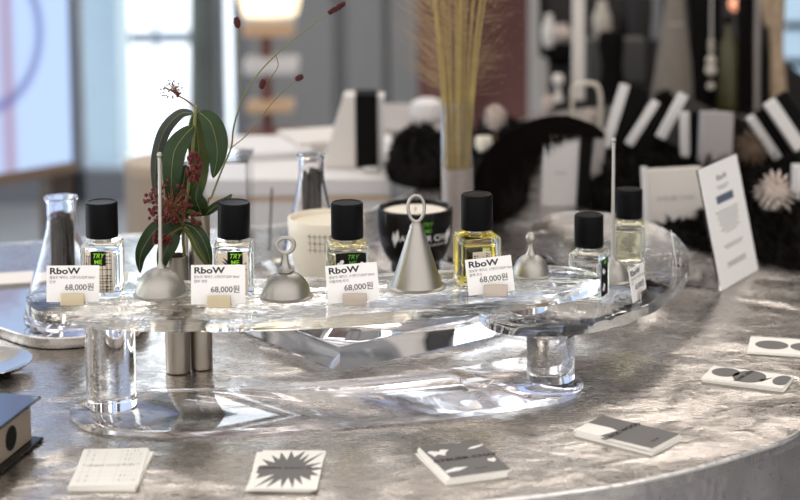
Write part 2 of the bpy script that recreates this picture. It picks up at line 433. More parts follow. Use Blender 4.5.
# ------------------------------------------------------------------ acrylic risers
Z1, Z1B, Z2, Z2B, ZP, ZS = 0.0910, 0.0805, 0.0580, 0.0480, 0.0050, 0.0250
def outline(pix, z, n=8): return [(p.x, p.y) for p in spline([at(x, y, z) for x, y in pix], n, True)]
def slab_thing(name, label, cat, pts, z0, z1, m, bev, part='sheet', group=None):
    x0 = sum(p[0] for p in pts) / len(pts); y0 = sum(p[1] for p in pts) / len(pts)
    bm = add_prism(NB(), [(p[0] - x0, p[1] - y0) for p in pts], 0, z1 - z0, bev, 2)
    if name == 'acrylic_base_plate':
        bm.normal_update()
        for f in bm.faces:
            if abs(f.normal.z) < .9: f.material_index = 1
        m = [m, M['edge_glass']]
    o = obj(name, bm, m, None, loc=(x0, y0, z0))
    return tag(o, label, cat, group)
base_pts = outline([(70, 414), (82, 424), (104, 429), (150, 431.5), (220, 430.5), (330, 423), (450, 413.5), (530, 403), (568, 396), (583, 386), (577, 375), (550, 362), (520, 357.5), (460, 367), (400, 374), (330, 380.5), (220, 387.5), (140, 390), (95, 396), (74, 405)], ZP)
slab_thing('acrylic_base_plate', 'long thin clear acrylic plate lying flat on the steel table under the risers', 'plate', base_pts, 0.0004, ZP, M['plate_glass'], 0.0006)
t1_pts = outline([(26, 297), (31, 307), (47, 312.5), (75, 316), (120, 318.5), (210, 320), (330, 316), (450, 306), (530, 297), (575, 290), (598, 282), (597, 273), (575, 267), (530, 264.5), (445, 270), (360, 275), (290, 278), (200, 280), (120, 281), (60, 285), (33, 290)], Z1)
slab_thing('acrylic_tray', 'long curved rippled clear acrylic tray holding four perfumes, on the left', 'tray', t1_pts, Z1B, Z1, M['tray_glass'], 0.0022)
t2_pts = outline([(479, 311), (490, 320), (515, 325.5), (560, 326), (600, 321), (645, 306), (675, 287), (689, 266), (684, 245), (665, 228), (635, 217), (600, 212), (560, 212), (535, 221), (528, 240), (522, 262), (500, 288), (482, 300)], Z2)
slab_thing('acrylic_tray', 'lower curved clear acrylic tray on the right, holding two small perfumes', 'tray', t2_pts, Z2B, Z2, M['tray_glass_soft'], 0.002)
def cyl_thing(name, label, cat, x, y, r, z0, z1, m, group=None):
    bev = 0.0012
    o = obj(name, add_lathe(NB(), [(0, 0), (r - bev, 0), (r, bev), (r, z1 - z0 - bev), (r - bev, z1 - z0), (0, z1 - z0)], 56), m, None, loc=(x, y, z0))
    return tag(o, label, cat, group)
pA = at(108, 413.5, ZP); pB = at(552.5, 386, ZP)
cyl_thing('acrylic_pedestal', 'thick clear acrylic cylinder on the left end of the base plate', 'pedestal', pA.x, pA.y + .0215, .0215, ZP + .0002, Z1B - .0003, M['rod_glass'])
cyl_thing('acrylic_pedestal', 'thick clear acrylic cylinder on the right end of the base plate', 'pedestal', pB.x, pB.y + .0215, .0215, ZP + .0002, Z2B - .0003, M['rod_glass'])
pC = at(527, 313, Z2)
cyl_thing('acrylic_spacer', 'short clear acrylic cylinder between the lower tray and the upper tray', 'pedestal', pC.x, pC.y + .012, .019, Z2 + .0002, Z1B - .0003, M['rod_glass'])
pD = at(650, 236, Z2)
# thick square block under the candles
c0 = at(340, 372, 0.001); u = Vector((-.60, .80)); v = Vector((.80, .60))
cn = [Vector((c0.x, c0.y)), Vector((c0.x, c0.y)) + v * .27, Vector((c0.x, c0.y)) + v * .27 + u * .31, Vector((c0.x, c0.y)) + u * .31]
slab_thing('acrylic_block', 'thick square clear acrylic block with a corner pointing forward, under the candles', 'block', [(p.x, p.y) for p in cn], 0.0004, ZS, M['rod_glass'], 0.0015)
# clear display box behind on the left
def acrylic_case():
    a = at(250, 262, 0.0005)
    x1 = a.x; x0 = x1 - .075; Y = a.y; zt = zup((x1, Y, 0), 164)
    t = thing('acrylic_case', 'tall empty clear acrylic case behind the second perfume bottle from the left', 'case', (x1, Y, 0.0005))
    g = M['case']; th = .003
    obj('front_panel', add_box(NB(), x0 - x1, -th - .0004, 0, th, 0, zt, .0004, 1), g, t)
    obj('side_panel', add_box(NB(), -th, 0, 0, .08, 0, zt, .0004, 1), g, t)
    obj('side_panel', add_box(NB(), x0 - x1, x0 - x1 + th, th + .0004, .08, 0, zt, .0004, 1), g, t)
    obj('top_panel', add_box(NB(), x0 - x1, 0, 0, .08, zt + .0003, zt + th, .0004, 1), g, t)
acrylic_case()

# ------------------------------------------------------------------ price tags on the trays
def price_tag(px, py, z, label, line2, w=.0455, h=.0312, rz=0.0, tilt=0.0, clip_m=None, cdx=0.0, clipw=.0205):
    p = at(px, py, z)                       # foot of the clip, front
    t = thing('price_tag', label, 'price tag', (p.x, p.y + .004, z + .0003), rz, 'price tags on the acrylic trays')
    lean = Matrix.Rotation(R(-9), 4, 'X')
    Tm = Matrix.Translation((cdx, 0, .0022)) @ lean @ Matrix.Rotation(tilt, 4, 'Y')
    bm = add_box(NB(), -w / 2, w / 2, -.00025, .00025, 0, h, 0); bm.transform(Tm)
    card = obj('card', bm, M['paper'], t, smooth=False)
    bm = NB(); X0 = -w / 2 + .0024; f = Tm @ Matrix.Translation((0, -.0004, 0)) @ Matrix.Rotation(PI / 2, 4, 'X')
    P = lambda x, z: f @ Matrix.Translation((x, z, 0))
    text_on(bm, 'RboW', P(X0, h - .0071), .0074, 1.32, .05)
    text_on(bm, '68,000원', P(w / 2 - .0043, .0102),  .0070, 1.0, .012, align='RIGHT')
    obj('lettering', bm, M['ink'], card, smooth=False)
    bm = NB()
    text_on(bm, '알보우 에이스 스탠다드EDP 50ml', P(X0, h - .0112), .0029, 0.98, .0)
    text_on(bm, line2, P(X0, h - .0149), .0029, 1.0, .0)
    obj('small_print', bm, M['ink'], card, smooth=False)
    c = clipw / 2; bm = NB()
    add_box(bm, -c, c, -.0042, -.0032, 0, .0106, .0003, 1); add_box(bm, -c, c, -.0032, .0045, -.0001, .0009, .0002, 1)
    add_box(bm, -c, c, .0030, .0040, 0.0009, .0092, .0003, 1)
    obj('metal_clip', bm, clip_m or M['brass'], t)
    return t
price_tag(72.5, 306, Z1, 'white price tag in a brass clip before the leftmost perfume bottle', '린넨', cdx=-.0002, clip_m=M['brass'])
price_tag(219, 308.3, Z1, 'white price tag standing between the tall left bell and the loop-handled bell', '앰버 생텀', w=.0465, h=.0335, cdx=-.001, clip_m=M['brass'])
price_tag(354.5, 306, Z1, 'tilted white price tag in a tan clip before the black-labelled perfume', '아뜰리에 차이', tilt=R(-4), clip_m=M['nickel'], cdx=-.0005, rz=R(2), w=.0445, h=.0325)
price_tag(495.5, 297, Z1, 'tilted white price tag in a grey clip before the deep yellow perfume', '블랙 우드', tilt=R(-5.5), clip_m=M['nickel'], cdx=-.003, w=.0405, h=.031, rz=R(2))
price_tag(640.5, 302.5, Z2, 'small white price tag turned sideways before the rearmost perfume bottle', '시더', tilt=R(2), clip_m=M['silver'], rz=R(64), w=.040, h=.0305, clipw=.018)
price_tag(677, 268, Z2, 'thin price tag seen edge-on at the right rim of the lower tray', '무화과', tilt=R(0), clip_m=M['silver'], rz=R(84), w=.036, h=.031, clipw=.014)

# ------------------------------------------------------------------ perfume bottles
def bottle(px, py, z, label, kind, rz=0.0, s=1.0, captilt=(0, 0), hb=.0452, bw=.0345):
    p = at(px, py, z)
    t = thing('perfume_bottle', label, 'perfume bottle', (p.x, p.y + bw * s / 2, z + .0004), rz, 'perfume bottles on the acrylic trays')
    t.scale = (s, s, s); a = bw / 2
    bm = add_box(NB(), -a, a, -a, a, 0, hb, .0024, 3)
    body = obj('glass_body', bm, M['bottle_glass'], t)
    liq = {'plaid': 'liq_clear', 'palm': 'liq_clear', 'dark': 'liq_amber', 'yellow': 'liq_yellow', 'clear': 'liq_clear', 'straw': 'liq_straw'}[kind]
    b = a - .0042
    obj('perfume', add_box(NB(), -b, b, -b, b, .0058, hb - .0085, .002, 2), M[liq], t)
    bm = NB(); add_lathe(bm, [(0, hb + .0002), (.0078, hb + .0002), (.0082, hb + .0008), (.0082, hb + .0046), (0, hb + .0046)], 32)
    obj('neck_collar', bm, M['silver'], t)
    bm = NB(); r = .0142; hc = .0312
    add_lathe(bm, [(0, 0), (r - .0004, 0), (r, .0006), (r, hc - .0012), (r - .0010, hc), (r - .0022, hc - .0001), (r - .0030, hc - .0007), (0, hc - .0009)], 64)
    bm.transform(Matrix.Rotation(captilt[0], 4, 'X') @ Matrix.Rotation(captilt[1], 4, 'Y'))
    obj('cap', bm, M['cap'], t, loc=(0, 0, hb + .0050))
    y = -a - .0003; rnd = random.Random(int(px))
    def rect(bm, x0, x1, z0, z1, yy, mi=0):
        return add_box(bm, x0, x1, yy - .00012, yy, z0, z1, mi=mi)
    def tryme(lab, x, z, wdt, m):
        q = rect(NB(), x - wdt / 2, x + wdt / 2, z, z + wdt * 1.0, y - .00025); st = obj('sticker', q, M['black'], lab, smooth=False)
        bm = NB(); f = lambda xx, zz: Matrix.Translation((xx, y - .0005, zz)) @ Matrix.Rotation(PI / 2, 4, 'X')
        text_on(bm, 'TRY', f(x - wdt * .02, z + wdt * .54), wdt * .46, .95, .004, .35, 'CENTER')
        text_on(bm, 'ME', f(x, z + wdt * .12), wdt * .44, 1.0, .008, 0, 'CENTER')
        if st: obj('sticker_lettering', bm, m, lab, smooth=False)
    if kind == 'plaid':
        bm = rect(NB(), -.0128, .0120, .0035, hb - .0040, y)
        lab = obj('label', bm, [M['print_beige']], t, smooth=False); bm = NB()
        for k, x in enumerate((-.0115, -.0098, -.0086, -.0050, -.0018, .0022, .0052, .0063, .0088, .0100)):
            rect(bm, x - .00020, x + .00020, .0038 + rnd.random() * .003, hb - .0045 - rnd.random() * .006, y - .00016)
        for k, zz in enumerate((.0055, .0068, .0092, .0125, .0138, .0165, .0190, .0245, .0300, .0330, .0365, .0395)):
            a0 = -.0124 + rnd.random() * .005; rect(bm, a0, .0116 - rnd.random() * .004, zz - .0002, zz + .0002, y - .00016)
            for q in range(3):
                xx = rnd.choice((-.0115, -.0098, -.0050, .0052, .0063, .0088)); rect(bm, xx - .0006, xx + .0006, zz - .0006, zz + .0006, y - .00018)
        obj('plaid_print', bm, M['ink'], lab, smooth=False); tryme(lab, -.0015, hb - .0172, .0128, M['lime'])
    if kind == 'palm':
        lab = obj('label', rect(NB(), -.0135, .0125, .0035, hb - .0050, y), M['print_beige'], t, smooth=False); bm = NB()
        cx_, cz_ = .000, .024
        for k in range(17):
            an = 2 * PI * k / 17 + rnd.uniform(-.08, .08); l1 = rnd.uniform(.011, .0155); d = Vector((math.cos(an), math.sin(an) * 1.35)); n = Vector((-d.y, d.x)).normalized()
            pt = lambda q, wv: (min(.0122, max(-.0132, cx_ + d.x * q + n.x * wv)), y - .00025, min(hb - .009, max(.0040, cz_ + d.y * q + n.y * wv)))
            poly(bm, [pt(.002, 0), pt(l1 * .55, .0011), pt(l1, 0.0002), pt(l1 * .55, -.0011)])
        obj('palm_print', bm, M['ink'], lab, smooth=False); tryme(lab, .0015, hb - .0175, .0132, M['lime'])
    if kind == 'dark':
        lab = obj('label', rect(NB(), -.0125, .0140, .0035, hb - .0050, y), M['black'], t, smooth=False); bm = NB()
        for sh in ([(-.0122, .026), (-.0105, .0285), (-.0098, .0275), (-.0085, .0300), (-.0062, .0305), (-.0052, .0285), (-.0066, .0270), (-.0058, .0245), (-.0078, .0250), (-.0090, .0235), (-.0100, .0255)],
                   [(.0085, .0272), (.0100, .0285), (.0120, .0272), (.0138, .0262), (.0138, .0250), (.0115, .0262), (.0098, .0270)]):
            sh = [(q, e + .004) for q, e in sh]
            poly(bm, [(x, y - .00025, zz) for x, zz in sh])
        obj('white_print', bm, M['paper'], lab, smooth=False); tryme(lab, .0022, hb - .0172, .0125, M['lime_dark'])
    if kind == 'yellow':
        lab = obj('label', rect(NB(), -.0095, .0075, .0030, hb - .0120, y), M['print_beige'], t, smooth=False); bm = NB()
        for x, z1_, ww in ((-.0075, hb - .0145, .0016), (-.0050, hb - .0150, .0006), (.0005, hb - .0160, .0006), (.0035, hb - .0135, .0014), (.0055, hb - .0140, .0007)):
            zz = .004
            while zz < z1_:
                q = rnd.uniform(.0007, .0022); rect(bm, x - ww / 2, x + ww / 2, zz, min(z1_, zz + q), y - .00016); zz += q + rnd.uniform(.0004, .0011)
        obj('small_print', bm, M['ink'], lab, smooth=False)
    if kind in ('yellow', 'clear'):
        # dark printed label on the back (yellow) or right side (clear)
        if kind == 'yellow': bm = add_box(NB(), -.0075, .0075, a + .0001, a + .0003, .004, hb - .013)
        else: bm = add_box(NB(), a + .0001, a + .0003, -.011, .009, .003, hb - .006)
        lab = obj('dark_label', bm, M['black'], t, smooth=False)
        if kind == 'clear':
            bm = NB(); xx = a + .0005
            for sh in ([(-.009, .010), (-.004, .016), (.001, .013), (-.003, .007)], [(-.010, .028), (-.006, .031), (.002, .026), (-.004, .024)]):
                poly(bm, [(xx, q, zz) for q, zz in sh])
            obj('white_print', bm, M['paper'], lab, smooth=False)
            obj('green_print', poly(NB(), [(xx, -.004, .034), (xx, .003, .034), (xx, .003, .038), (xx, -.004, .038)]), M['lime_dark'], lab, smooth=False)
    return t
bottle(100.5, 297.5, Z1, 'leftmost perfume bottle, beige plaid label and lime TRY ME sticker', 'plaid', R(1), 1.0)
bottle(233, 298, Z1, 'perfume bottle with palm-leaf label and slightly tilted black cap', 'palm', R(3), 1.0, (R(1), R(1.5)))
bottle(347.5, 299, Z1, 'perfume bottle with black label before the cream candle holder', 'dark', R(9), 1.0)
bottle(478, 289, Z1, 'deep yellow perfume bottle with small beige label beside the black candle', 'yellow', R(15), 1.0, bw=.0350)
bottle(590.5, 301, Z2, 'clear perfume bottle with dark side label beside the dome bell with round knob', 'clear', R(-24), .955, bw=.0325)
bottle(631, 267.5, Z2, 'rearmost perfume bottle, pale straw liquid and no front label, on the lower tray', 'straw', R(-8), .93)

# ------------------------------------------------------------------ pewter bells
def bell_base(px, py, z, label, rz=0):
    p = at(px, py, z)
    return thing('snuffer_bell', label, 'bell', (p.x, p.y, z + .0004), rz, 'pewter bells on the acrylic trays')
def dome(r, h, flare=.0022, th=.0009, top=.0035):
    pr = [(r + flare - .0002, 0), (r + flare, .0009), (r + .0002, .0022)]
    for k in range(1, 13):
        a = (PI / 2) * k / 12; pr.append((max(top, r * math.cos(a)), .0022 + (h - .0022) * math.sin(a)))
    pr.append((0, h)); inner = [(0, h - th)] + [(max(0, q[0] - th), max(0, q[1] - th)) for q in pr[-2:2:-1]] + [(r - th, 0.0)]
    return pr + inner
def knob_ring(bm, R1, R2, z, rt, n=28, flat_=0.0):
    add_tube(bm, [(R1 * math.cos(2 * PI * k / n), 0, z + R2 * math.sin(2 * PI * k / n) * (1 - flat_ * (0.5 - 0.5 * math.sin(2 * PI * k / n)))) for k in range(n)], rt, 10, closed=True)
def rod_bell(px, py, z, topy, label, r, hd, ball, segs=None, lean=(0, 0)):
    t = bell_base(px, py, z, label); P = t.location; s_ = sc(P)
    obj('dome', add_lathe(NB(), dome(r, hd), 56, close=True), M['pewter'], t)
    zt = zup(P, topy) - P.z; bm = NB()
    add_lathe(bm, [(0, hd - .0006), (.0042, hd - .0006), (.0036, hd + .0012), (.0024, hd + .0025), (.0018, hd + .006), (.0016, zt - ball * 2), (0, zt - ball * 2)], 18)
    bm.transform(Matrix.Shear('XY', 4, (lean[0], lean[1])) if any(lean) else Matrix.Identity(4))
    h_ = obj('handle_rod', bm, M['pewter'], t)
    bm = NB(); lx = lean[0] * (zt - ball)
    add_ball(bm, (lx, 0, zt - ball), ball, 3)
    if segs:
        for q in segs: add_ball(bm, (lean[0] * (zt - q), 0, zt - q), ball * .85, 2, sz=.7)
    obj('finial', bm, M['pewter'], t)
    return t
rod_bell(161, 295, Z1, 152, 'dome bell with a long straight rod ending in a ball, on the left', .0222, .0245, .0024, lean=(.012, 0))
rod_bell(612.5, 281.5, Z2, 137.5, 'small dome bell with a long beaded rod, beside the rearmost perfume', .0155, .0215, .0024, segs=(.0066, .0098), lean=(.006, 0))
t = bell_base(286.3, 297, Z1, 'dome bell with a loop handle and stepped brim, centre left')
obj('dome', add_lathe(NB(), dome(.0210, .0230, .0026), 56, close=True), M['pewter_sat'], t)
bm = add_lathe(NB(), [(0, .0228), (.0070, .0224), (.0072, .0238), (.0045, .0260), (.0030, .0290), (.0024, .0340), (.0026, .0380), (0, .0385)], 24)
obj('stem', bm, M['pewter_sat'], t)
bm = NB(); ctr = []
for k in range(32):
    a = 2 * PI * k / 32; ctr.append((.0074 * math.cos(a) * (1 + .12 * math.sin(a)), 0, .0455 + .0068 * math.sin(a)))
add_tube(bm, ctr, .0018, 10, closed=True); obj('loop_handle', bm, M['pewter_sat'], t)
t = bell_base(416.8, 287, Z1, 'cone bell with an oval loop on top, in front of the black candle')
pr = [(.0262, 0), (.0262, .0008), (.0232, .0020), (.0222, .0040), (.0062, .0530), (.0058, .0555), (.0040, .0575), (.0028, .0590), (0, .0595), (0, .0570), (.0045, .0540), (.0210, .0040), (.0222, .0012), (.0250, 0)]
obj('cone', add_lathe(NB(), pr, 64, close=True), M['pewter_sat'], t)
bm = NB(); n = 36
add_tube(bm, [(.0072 * math.cos(2 * PI * k / n) * (1 + .10 * math.sin(2 * PI * k / n)), 0, .0705 + .0118 * math.sin(2 * PI * k / n)) for k in range(n)], .0016, 10, closed=True)
obj('loop_handle', bm, M['pewter_sat'], t)
t = bell_base(531, 276, Z1, 'small dome bell with a round knob, right end of the long tray')
obj('dome', add_lathe(NB(), dome(.0162, .0205, .0018), 48, close=True), M['pewter'], t)
bm = add_lathe(NB(), [(0, .0198), (.0050, .0196), (.0034, .0228), (.0022, .0262), (.0018, .0290), (.0028, .0315), (0, .033)], 24)
add_ball(bm, (0, 0, .0352), .0046, 3, sz=1.1); obj('knob', bm, M['pewter'], t)

# ------------------------------------------------------------------ candles and box on the block
p = at(415.5, 269, ZS)
t = thing('candle_bowl', 'black glazed candle bowl with cream wax and white lettering, on the acrylic block', 'candle', (p.x, p.y, ZS + .0004))
rb = 37.8 / sc(Vector((p.x, p.y, .09))); hb_ = zup(p, 206.5) - ZS
pr = [(0, .0030), (.022, .0030), (.0225, 0), (.0262, 0), (.0258, .0080), (.0275, .0095), (rb * .84, hb_ * .27), (rb * .93, hb_ * .43), (rb * .985, hb_ * .65), (rb * .998, hb_ * .82), (rb, hb_ * .96), (rb * .985, hb_ * .99), (rb * .95, hb_), (rb * .90, hb_ * .985), (rb * .885, hb_ * .94), (rb * .85, hb_ * .60), (rb * .5, hb_ * .3), (0, hb_ * .3)]
bowl = obj('bowl', add_lathe(NB(), pr, 72), M['black_gloss'], t)
wz = hb_ * .925
obj('wax', add_lathe(NB(), [(0, hb_ * .31), (rb * .45, hb_ * .31), (rb * .80, hb_ * .62), (rb * .868, wz - .001), (rb * .84, wz), (0, wz - .0006)], 64), M['wax'], t)
obj('wick', add_tube(NB(), [(0, 0, wz - .002), (.0004, 0, wz + .003), (.0012, 0, wz + .0045)], .0006, 6), M['stem_brown'], t)
def wrap(bm, s, zc, size, a0, rad, **k):
    "writing laid round a vertical wall of radius rad(z), centred on angle a0"
    tb = text_bm(s, size, **k); xs_ = [v.co.x for v in tb.verts]; mid = (max(xs_) + min(xs_)) / 2; mp = []
    for v_ in tb.verts:
        zz = zc + v_.co.y; rr = rad(zz) + .0004; a = a0 + (v_.co.x - mid) / rr
        mp.append(bm.verts.new((rr * math.sin(a), -rr * math.cos(a), zz)))
    tb.verts.index_update()
    for f in tb.faces:
        try: bm.faces.new([mp[v_.index] for v_ in f.verts])
        except ValueError: pass
    tb.free()
def radb(z):
    q = z / hb_
    ks = [(.0, .62 * rb), (.27, rb * .84), (.43, rb * .93), (.65, rb * .985), (.82, rb * .998), (.96, rb), (1.1, rb)]
    for (z0, r0), (z1_, r1) in zip(ks[:-1], ks[1:]):
        if q <= z1_: return r0 + (r1 - r0) * (q - z0) / (z1_ - z0)
    return rb
bm = NB(); wrap(bm, 'ATELIER CHAI', hb_ * .56, .0095, R(18), radb, xs=1.0, bold=.012)
for a0 in (-.62, .98):
    pts = [(a0 - .05, .60), (a0 + .02, .72), (a0 + .05, .63), (a0 + .14, .75), (a0 + .18, .60), (a0 + .06, .52), (a0 + .02, .45)]
    poly(bm, [((radb(q * hb_) + .0005) * math.sin(a), -(radb(q * hb_) + .0005) * math.cos(a), q * hb_) for a, q in pts])
wrap(bm, 'SCENTED CANDLE  EAU DE BOUGIE', hb_ * .48, .0032, R(24), radb)
obj('lettering', bm, M['paper'], bowl, smooth=False)
bm = NB(); wrap(bm, 'TRY', hb_ * .80, .0062, R(20), radb, shear=.3, bold=.01); wrap(bm, 'ME', hb_ * .70, .0056, R(20), radb, bold=.02)
obj('green_lettering', bm, M['lime_dark'], bowl, smooth=False)

p = at(327, 283, ZS)
t = thing('candle_bowl', 'cream candle bowl with a small black grid print, behind the black-labelled perfume', 'candle', (p.x, p.y, ZS + .0004))
rc = 38.5 / sc(Vector((p.x, p.y, .09))); hc_ = zup(p, 217) - ZS
prc = [(0, 0), (.60, 0), (.68, .02), (.83, .22), (.94, .52), (.99, .80), (1.0, .985), (.985, 1.0), (.93, 1.0), (.915, .98), (.90, .80), (.80, .5), (.4, .3), (0, .3)]
def radc(z):
    q = z / hc_
    for (r0, z0), (r1, z1_) in zip(prc[2:7], prc[3:8]):
        if q <= z1_: return rc * (r0 + (r1 - r0) * (q - z0) / (z1_ - z0))
    return rc
body = obj('bowl', add_lathe(NB(), [(r_ * rc, z_ * hc_) for r_, z_ in prc], 64), M['cream'], t)
obj('wax', add_lathe(NB(), [(0, hc_ * .31), (rc * .4, hc_ * .31), (rc * .88, hc_ * .78), (rc * .895, hc_ * .93), (0, hc_ * .93)], 48), M['cream'], t)
bm = NB(); rnd = random.Random(3); gz = hc_ * .72
def wrect(a0, a1, z0, z1_):
    n = 4; lo = [bm.verts.new(((radc(z0) + .0004) * math.sin(a0 + (a1 - a0) * k / n), -(radc(z0) + .0004) * math.cos(a0 + (a1 - a0) * k / n), z0)) for k in range(n + 1)]
    hi = [bm.verts.new(((radc(z1_) + .0004) * math.sin(a0 + (a1 - a0) * k / n), -(radc(z1_) + .0004) * math.cos(a0 + (a1 - a0) * k / n), z1_)) for k in range(n + 1)]
    for k in range(n): bm.faces.new((lo[k], lo[k + 1], hi[k + 1], hi[k]))
for k in range(5):
    a_ = -.40 + k * .135
    for q in range(3): wrect(a_ - .006, a_ + .006, gz - .010 + q * .0066, gz - .010 + (q + 1) * .0066)
for k in range(3):
    zz = gz + (k - 1) * .0072; wrect(-.47, .20, zz - .0002, zz + .0002)
    for q in range(3):
        a_ = -.40 + rnd.choice((0, 1, 2, 3, 4)) * .135; wrect(a_ - .02, a_ + .02, zz - .0007, zz + .0007)
obj('grid_print', bm, M['ink'], body, smooth=False)

# ------------------------------------------------------------------ cards fanned on the table
def card_stack(quad, what, back, n, art, lean=0, seed=0, topz=.0042, jitter=.004, loweroff=(0, 0)):
    "quad: TL TR BR BL of the top card in the picture"
    Q = [at(x, y, topz) for x, y in quad]
    c = sum(Q, Vector()) / 4
    ex = ((Q[1] - Q[0]) + (Q[2] - Q[3])) / 2; ey = ((Q[0] - Q[3]) + (Q[1] - Q[2])) / 2
    W_, H_ = ex.length, ey.length; rz = math.atan2(ex.y, ex.x)
    rnd = random.Random(seed)
    th = topz / n; top = None
    for k in range(n):
        istop = k == n - 1; dz = th * k
        j = 0 if istop else (n - 1 - k) / (n - 1)
        dx = rnd.uniform(-.4, .4) * jitter + loweroff[0] * j; dy = rnd.uniform(-.3, .3) * jitter + loweroff[1] * j; da = 0 if istop else rnd.uniform(-.05, .05) + lean * j
        me_w, me_h = W_ / 2, H_ / 2
        lab = ('top ' + what) if istop else ('lower card under the ' + what)
        o = obj('scent_card', add_box(NB(), -me_w, me_w, -me_h, me_h, 0, th * .86, 0), M['paper_cream'], None, smooth=False,
                loc=(c.x + (0 if istop else dx), c.y + (0 if istop else dy), .0002 + dz))
        o.rotation_euler.z = rz + da
        tag(o, lab, 'card', back)
        top = o
    zt = th * .86 + .0001
    for nm, m_, fn in art(W_, H_, zt):
        obj(nm, fn, m_, top, smooth=False)
    return top
def fpoly(shapes, z):
    bm = NB()
    for s_ in shapes: poly(bm, [(x, y, z) for x, y in s_])
    return bm
def art_plaid(W, Hh, z):
    bm = NB(); rnd = random.Random(4)
    def r_(x0, x1, y0, y1): poly(bm, [(x0, y0, z), (x1, y0, z), (x1, y1, z), (x0, y1, z)])
    for x in (-.40, -.30, -.12, .12, .20, .26, .31, .36, .41, .45): r_((x - .0035) * W, (x + .0035) * W, -.46 * Hh, .46 * Hh)
    for y in (-.38, -.26, -.15, .05, .18, .25, .32, .38, .43): r_(-.46 * W, .46 * W, (y - .003) * Hh, (y + .003) * Hh)
    b2 = NB()
    for k in range(34):
        x = rnd.choice((-.40, -.30, .20, .26, .31, .36, .41)) * W; y = rnd.choice((-.38, -.26, .05, .18, .32, .43)) * Hh
        poly(b2, [(x - .0007, y - .0007, z + .0001), (x + .0007, y - .0007, z + .0001), (x + .0007, y + .0007, z + .0001), (x - .0007, y + .0007, z + .0001)])
    text_on(b2, 'AMBER SANCTUM', flat(0, 0, z + .0001), .0042, 1.1, 0, 0, 'CENTER')
    white = NB(); add_box(white, -W / 2, W / 2, -Hh / 2, Hh / 2, z - .00005, z - .00002)
    return [('plaid_print', M['print_pale'], bm), ('lettering', M['ink_soft'], b2)]
def art_burst(W, Hh, z):
    rnd = random.Random(9); pts = []; n = 19
    for k in range(n):
        a = 2 * PI * k / n; ro = rnd.choice((.47, .52, .60, .72)) * rnd.uniform(.95, 1.05); ri = rnd.uniform(.22, .42)
        pts.append((max(-.49, min(.49, math.cos(a) * ro)) * W, max(-.49, min(.49, math.sin(a) * ro)) * Hh))
        a2 = a + PI / n; pts.append((math.cos(a2) * ri * 1.2 * W, math.sin(a2) * ri * Hh))
    b2 = NB(); text_on(b2, 'AMBER SANCTUM', flat(0, 0, z + .0001), .0052, 1.2, .02, 0, 'CENTER')
    return [('burst_print', M['print_grey'], fpoly([pts], z)), ('lettering', M['black'], b2)]
def art_chai(W, Hh, z):
    full = [(-W / 2, -Hh / 2), (W / 2, -Hh / 2), (W / 2, Hh / 2), (-W / 2, Hh / 2)]
    sh = [[(-.47, .30), (-.40, .33), (-.28, .28), (-.22, .34), (-.10, .30), (-.20, .22), (-.24, .14), (-.34, .20), (-.42, .14)],
          [(.18, .24), (.28, .30), (.49, .34), (.49, .30), (.30, .24)], [(.30, -.16), (.34, -.10), (.40, -.12), (.44, -.08), (.45, -.16), (.38, -.22)],
          [(-.49, -.30), (-.30, -.24), (-.08, -.26), (-.25, -.33), (-.49, -.36)], [(.05, .46), (.2, .49), (.2, .47)]]
    b2 = NB(); text_on(b2, 'ATELIER CHAI', flat(0, -.002, z + .0002), .0075, 1.12, .04, 0, 'CENTER'); text_on(b2, 'RboW', flat(.10 * W, -.36 * Hh, z + .0002), .0034, 1.2, .02, 0, 'CENTER')
    return [('grey_print', M['print_grey'], fpoly([full], z)), ('white_print', M['paper'], fpoly([[(x * W, y * Hh) for x, y in s_] for s_ in sh], z + .0001)), ('lettering', M['black'], b2)]
def art_wood(W, Hh, z):
    full = [(-.02 * W, -Hh / 2), (W / 2, -Hh / 2), (W / 2, Hh / 2), (-W / 2, Hh / 2), (-W / 2, .12 * Hh), (-.10 * W, .02 * Hh)]
    full = [(-.16 * W, -Hh / 2), (W / 2, -Hh / 2), (W / 2, Hh / 2), (-W / 2, Hh / 2), (-W / 2, -.02 * Hh), (-.20 * W, 0.0), (-.10 * W, -.06 * Hh)]
    b2 = NB(); text_on(b2, 'BLACK WOOD', flat(-.02 * W, -.05 * Hh, z + .0002, R(88)), .0070, 1.1, .04, 0, 'CENTER'); text_on(b2, 'RboW', flat(.40 * W, -.06 * Hh, z + .0002, R(88)), .0034, 1.2, .02, 0, 'CENTER')
    return [('grey_print', M['print_grey'], fpoly([full], z)), ('lettering', M['black'], b2)]
def art_blobs(W, Hh, z):
    def el(cx_, cy_, a, b, n=24): return [(max(-.5, min(.5, cx_ + a * math.cos(2 * PI * k / n))) * W, max(-.5, min(.5, cy_ + b * math.sin(2 * PI * k / n))) * Hh) for k in range(n)]
    b2 = NB(); text_on(b2, 'BLANC BOIS', flat(-.02 * W, .0, z + .0002, R(80)), .006, 1.1, .02, 0, 'CENTER')
    return [('blob_print', M['print_grey'], fpoly([el(-.29, .10, .17, .36), el(.02, .0, .20, .48), [(.16 * W, -.1 * Hh), (.3 * W, .2 * Hh), (.2 * W, -.3 * Hh)], el(.42, .05, .11, .40)], z)), ('lettering', M['black'], b2)]
def art_ovals(W, Hh, z):
    def el(cx_, cy_, a, b, n=28): return [((cx_ + a * math.cos(2 * PI * k / n)) * W, (cy_ + b * math.sin(2 * PI * k / n)) * Hh) for k in range(n)]
    return [('oval_print', M['print_grey'], fpoly([el(-.22, 0, .205, .28), el(.21, 0, .205, .28)], z))]
card_stack([(84.4, 449.4), (148, 447.8), (138.5, 484.4), (69, 485.6)], 'white card with fine plaid print, front left', 'white plaid cards front left', 5, art_plaid, lean=-.10, seed=1, topz=.0050, loweroff=(.002, -.001), jitter=.002)
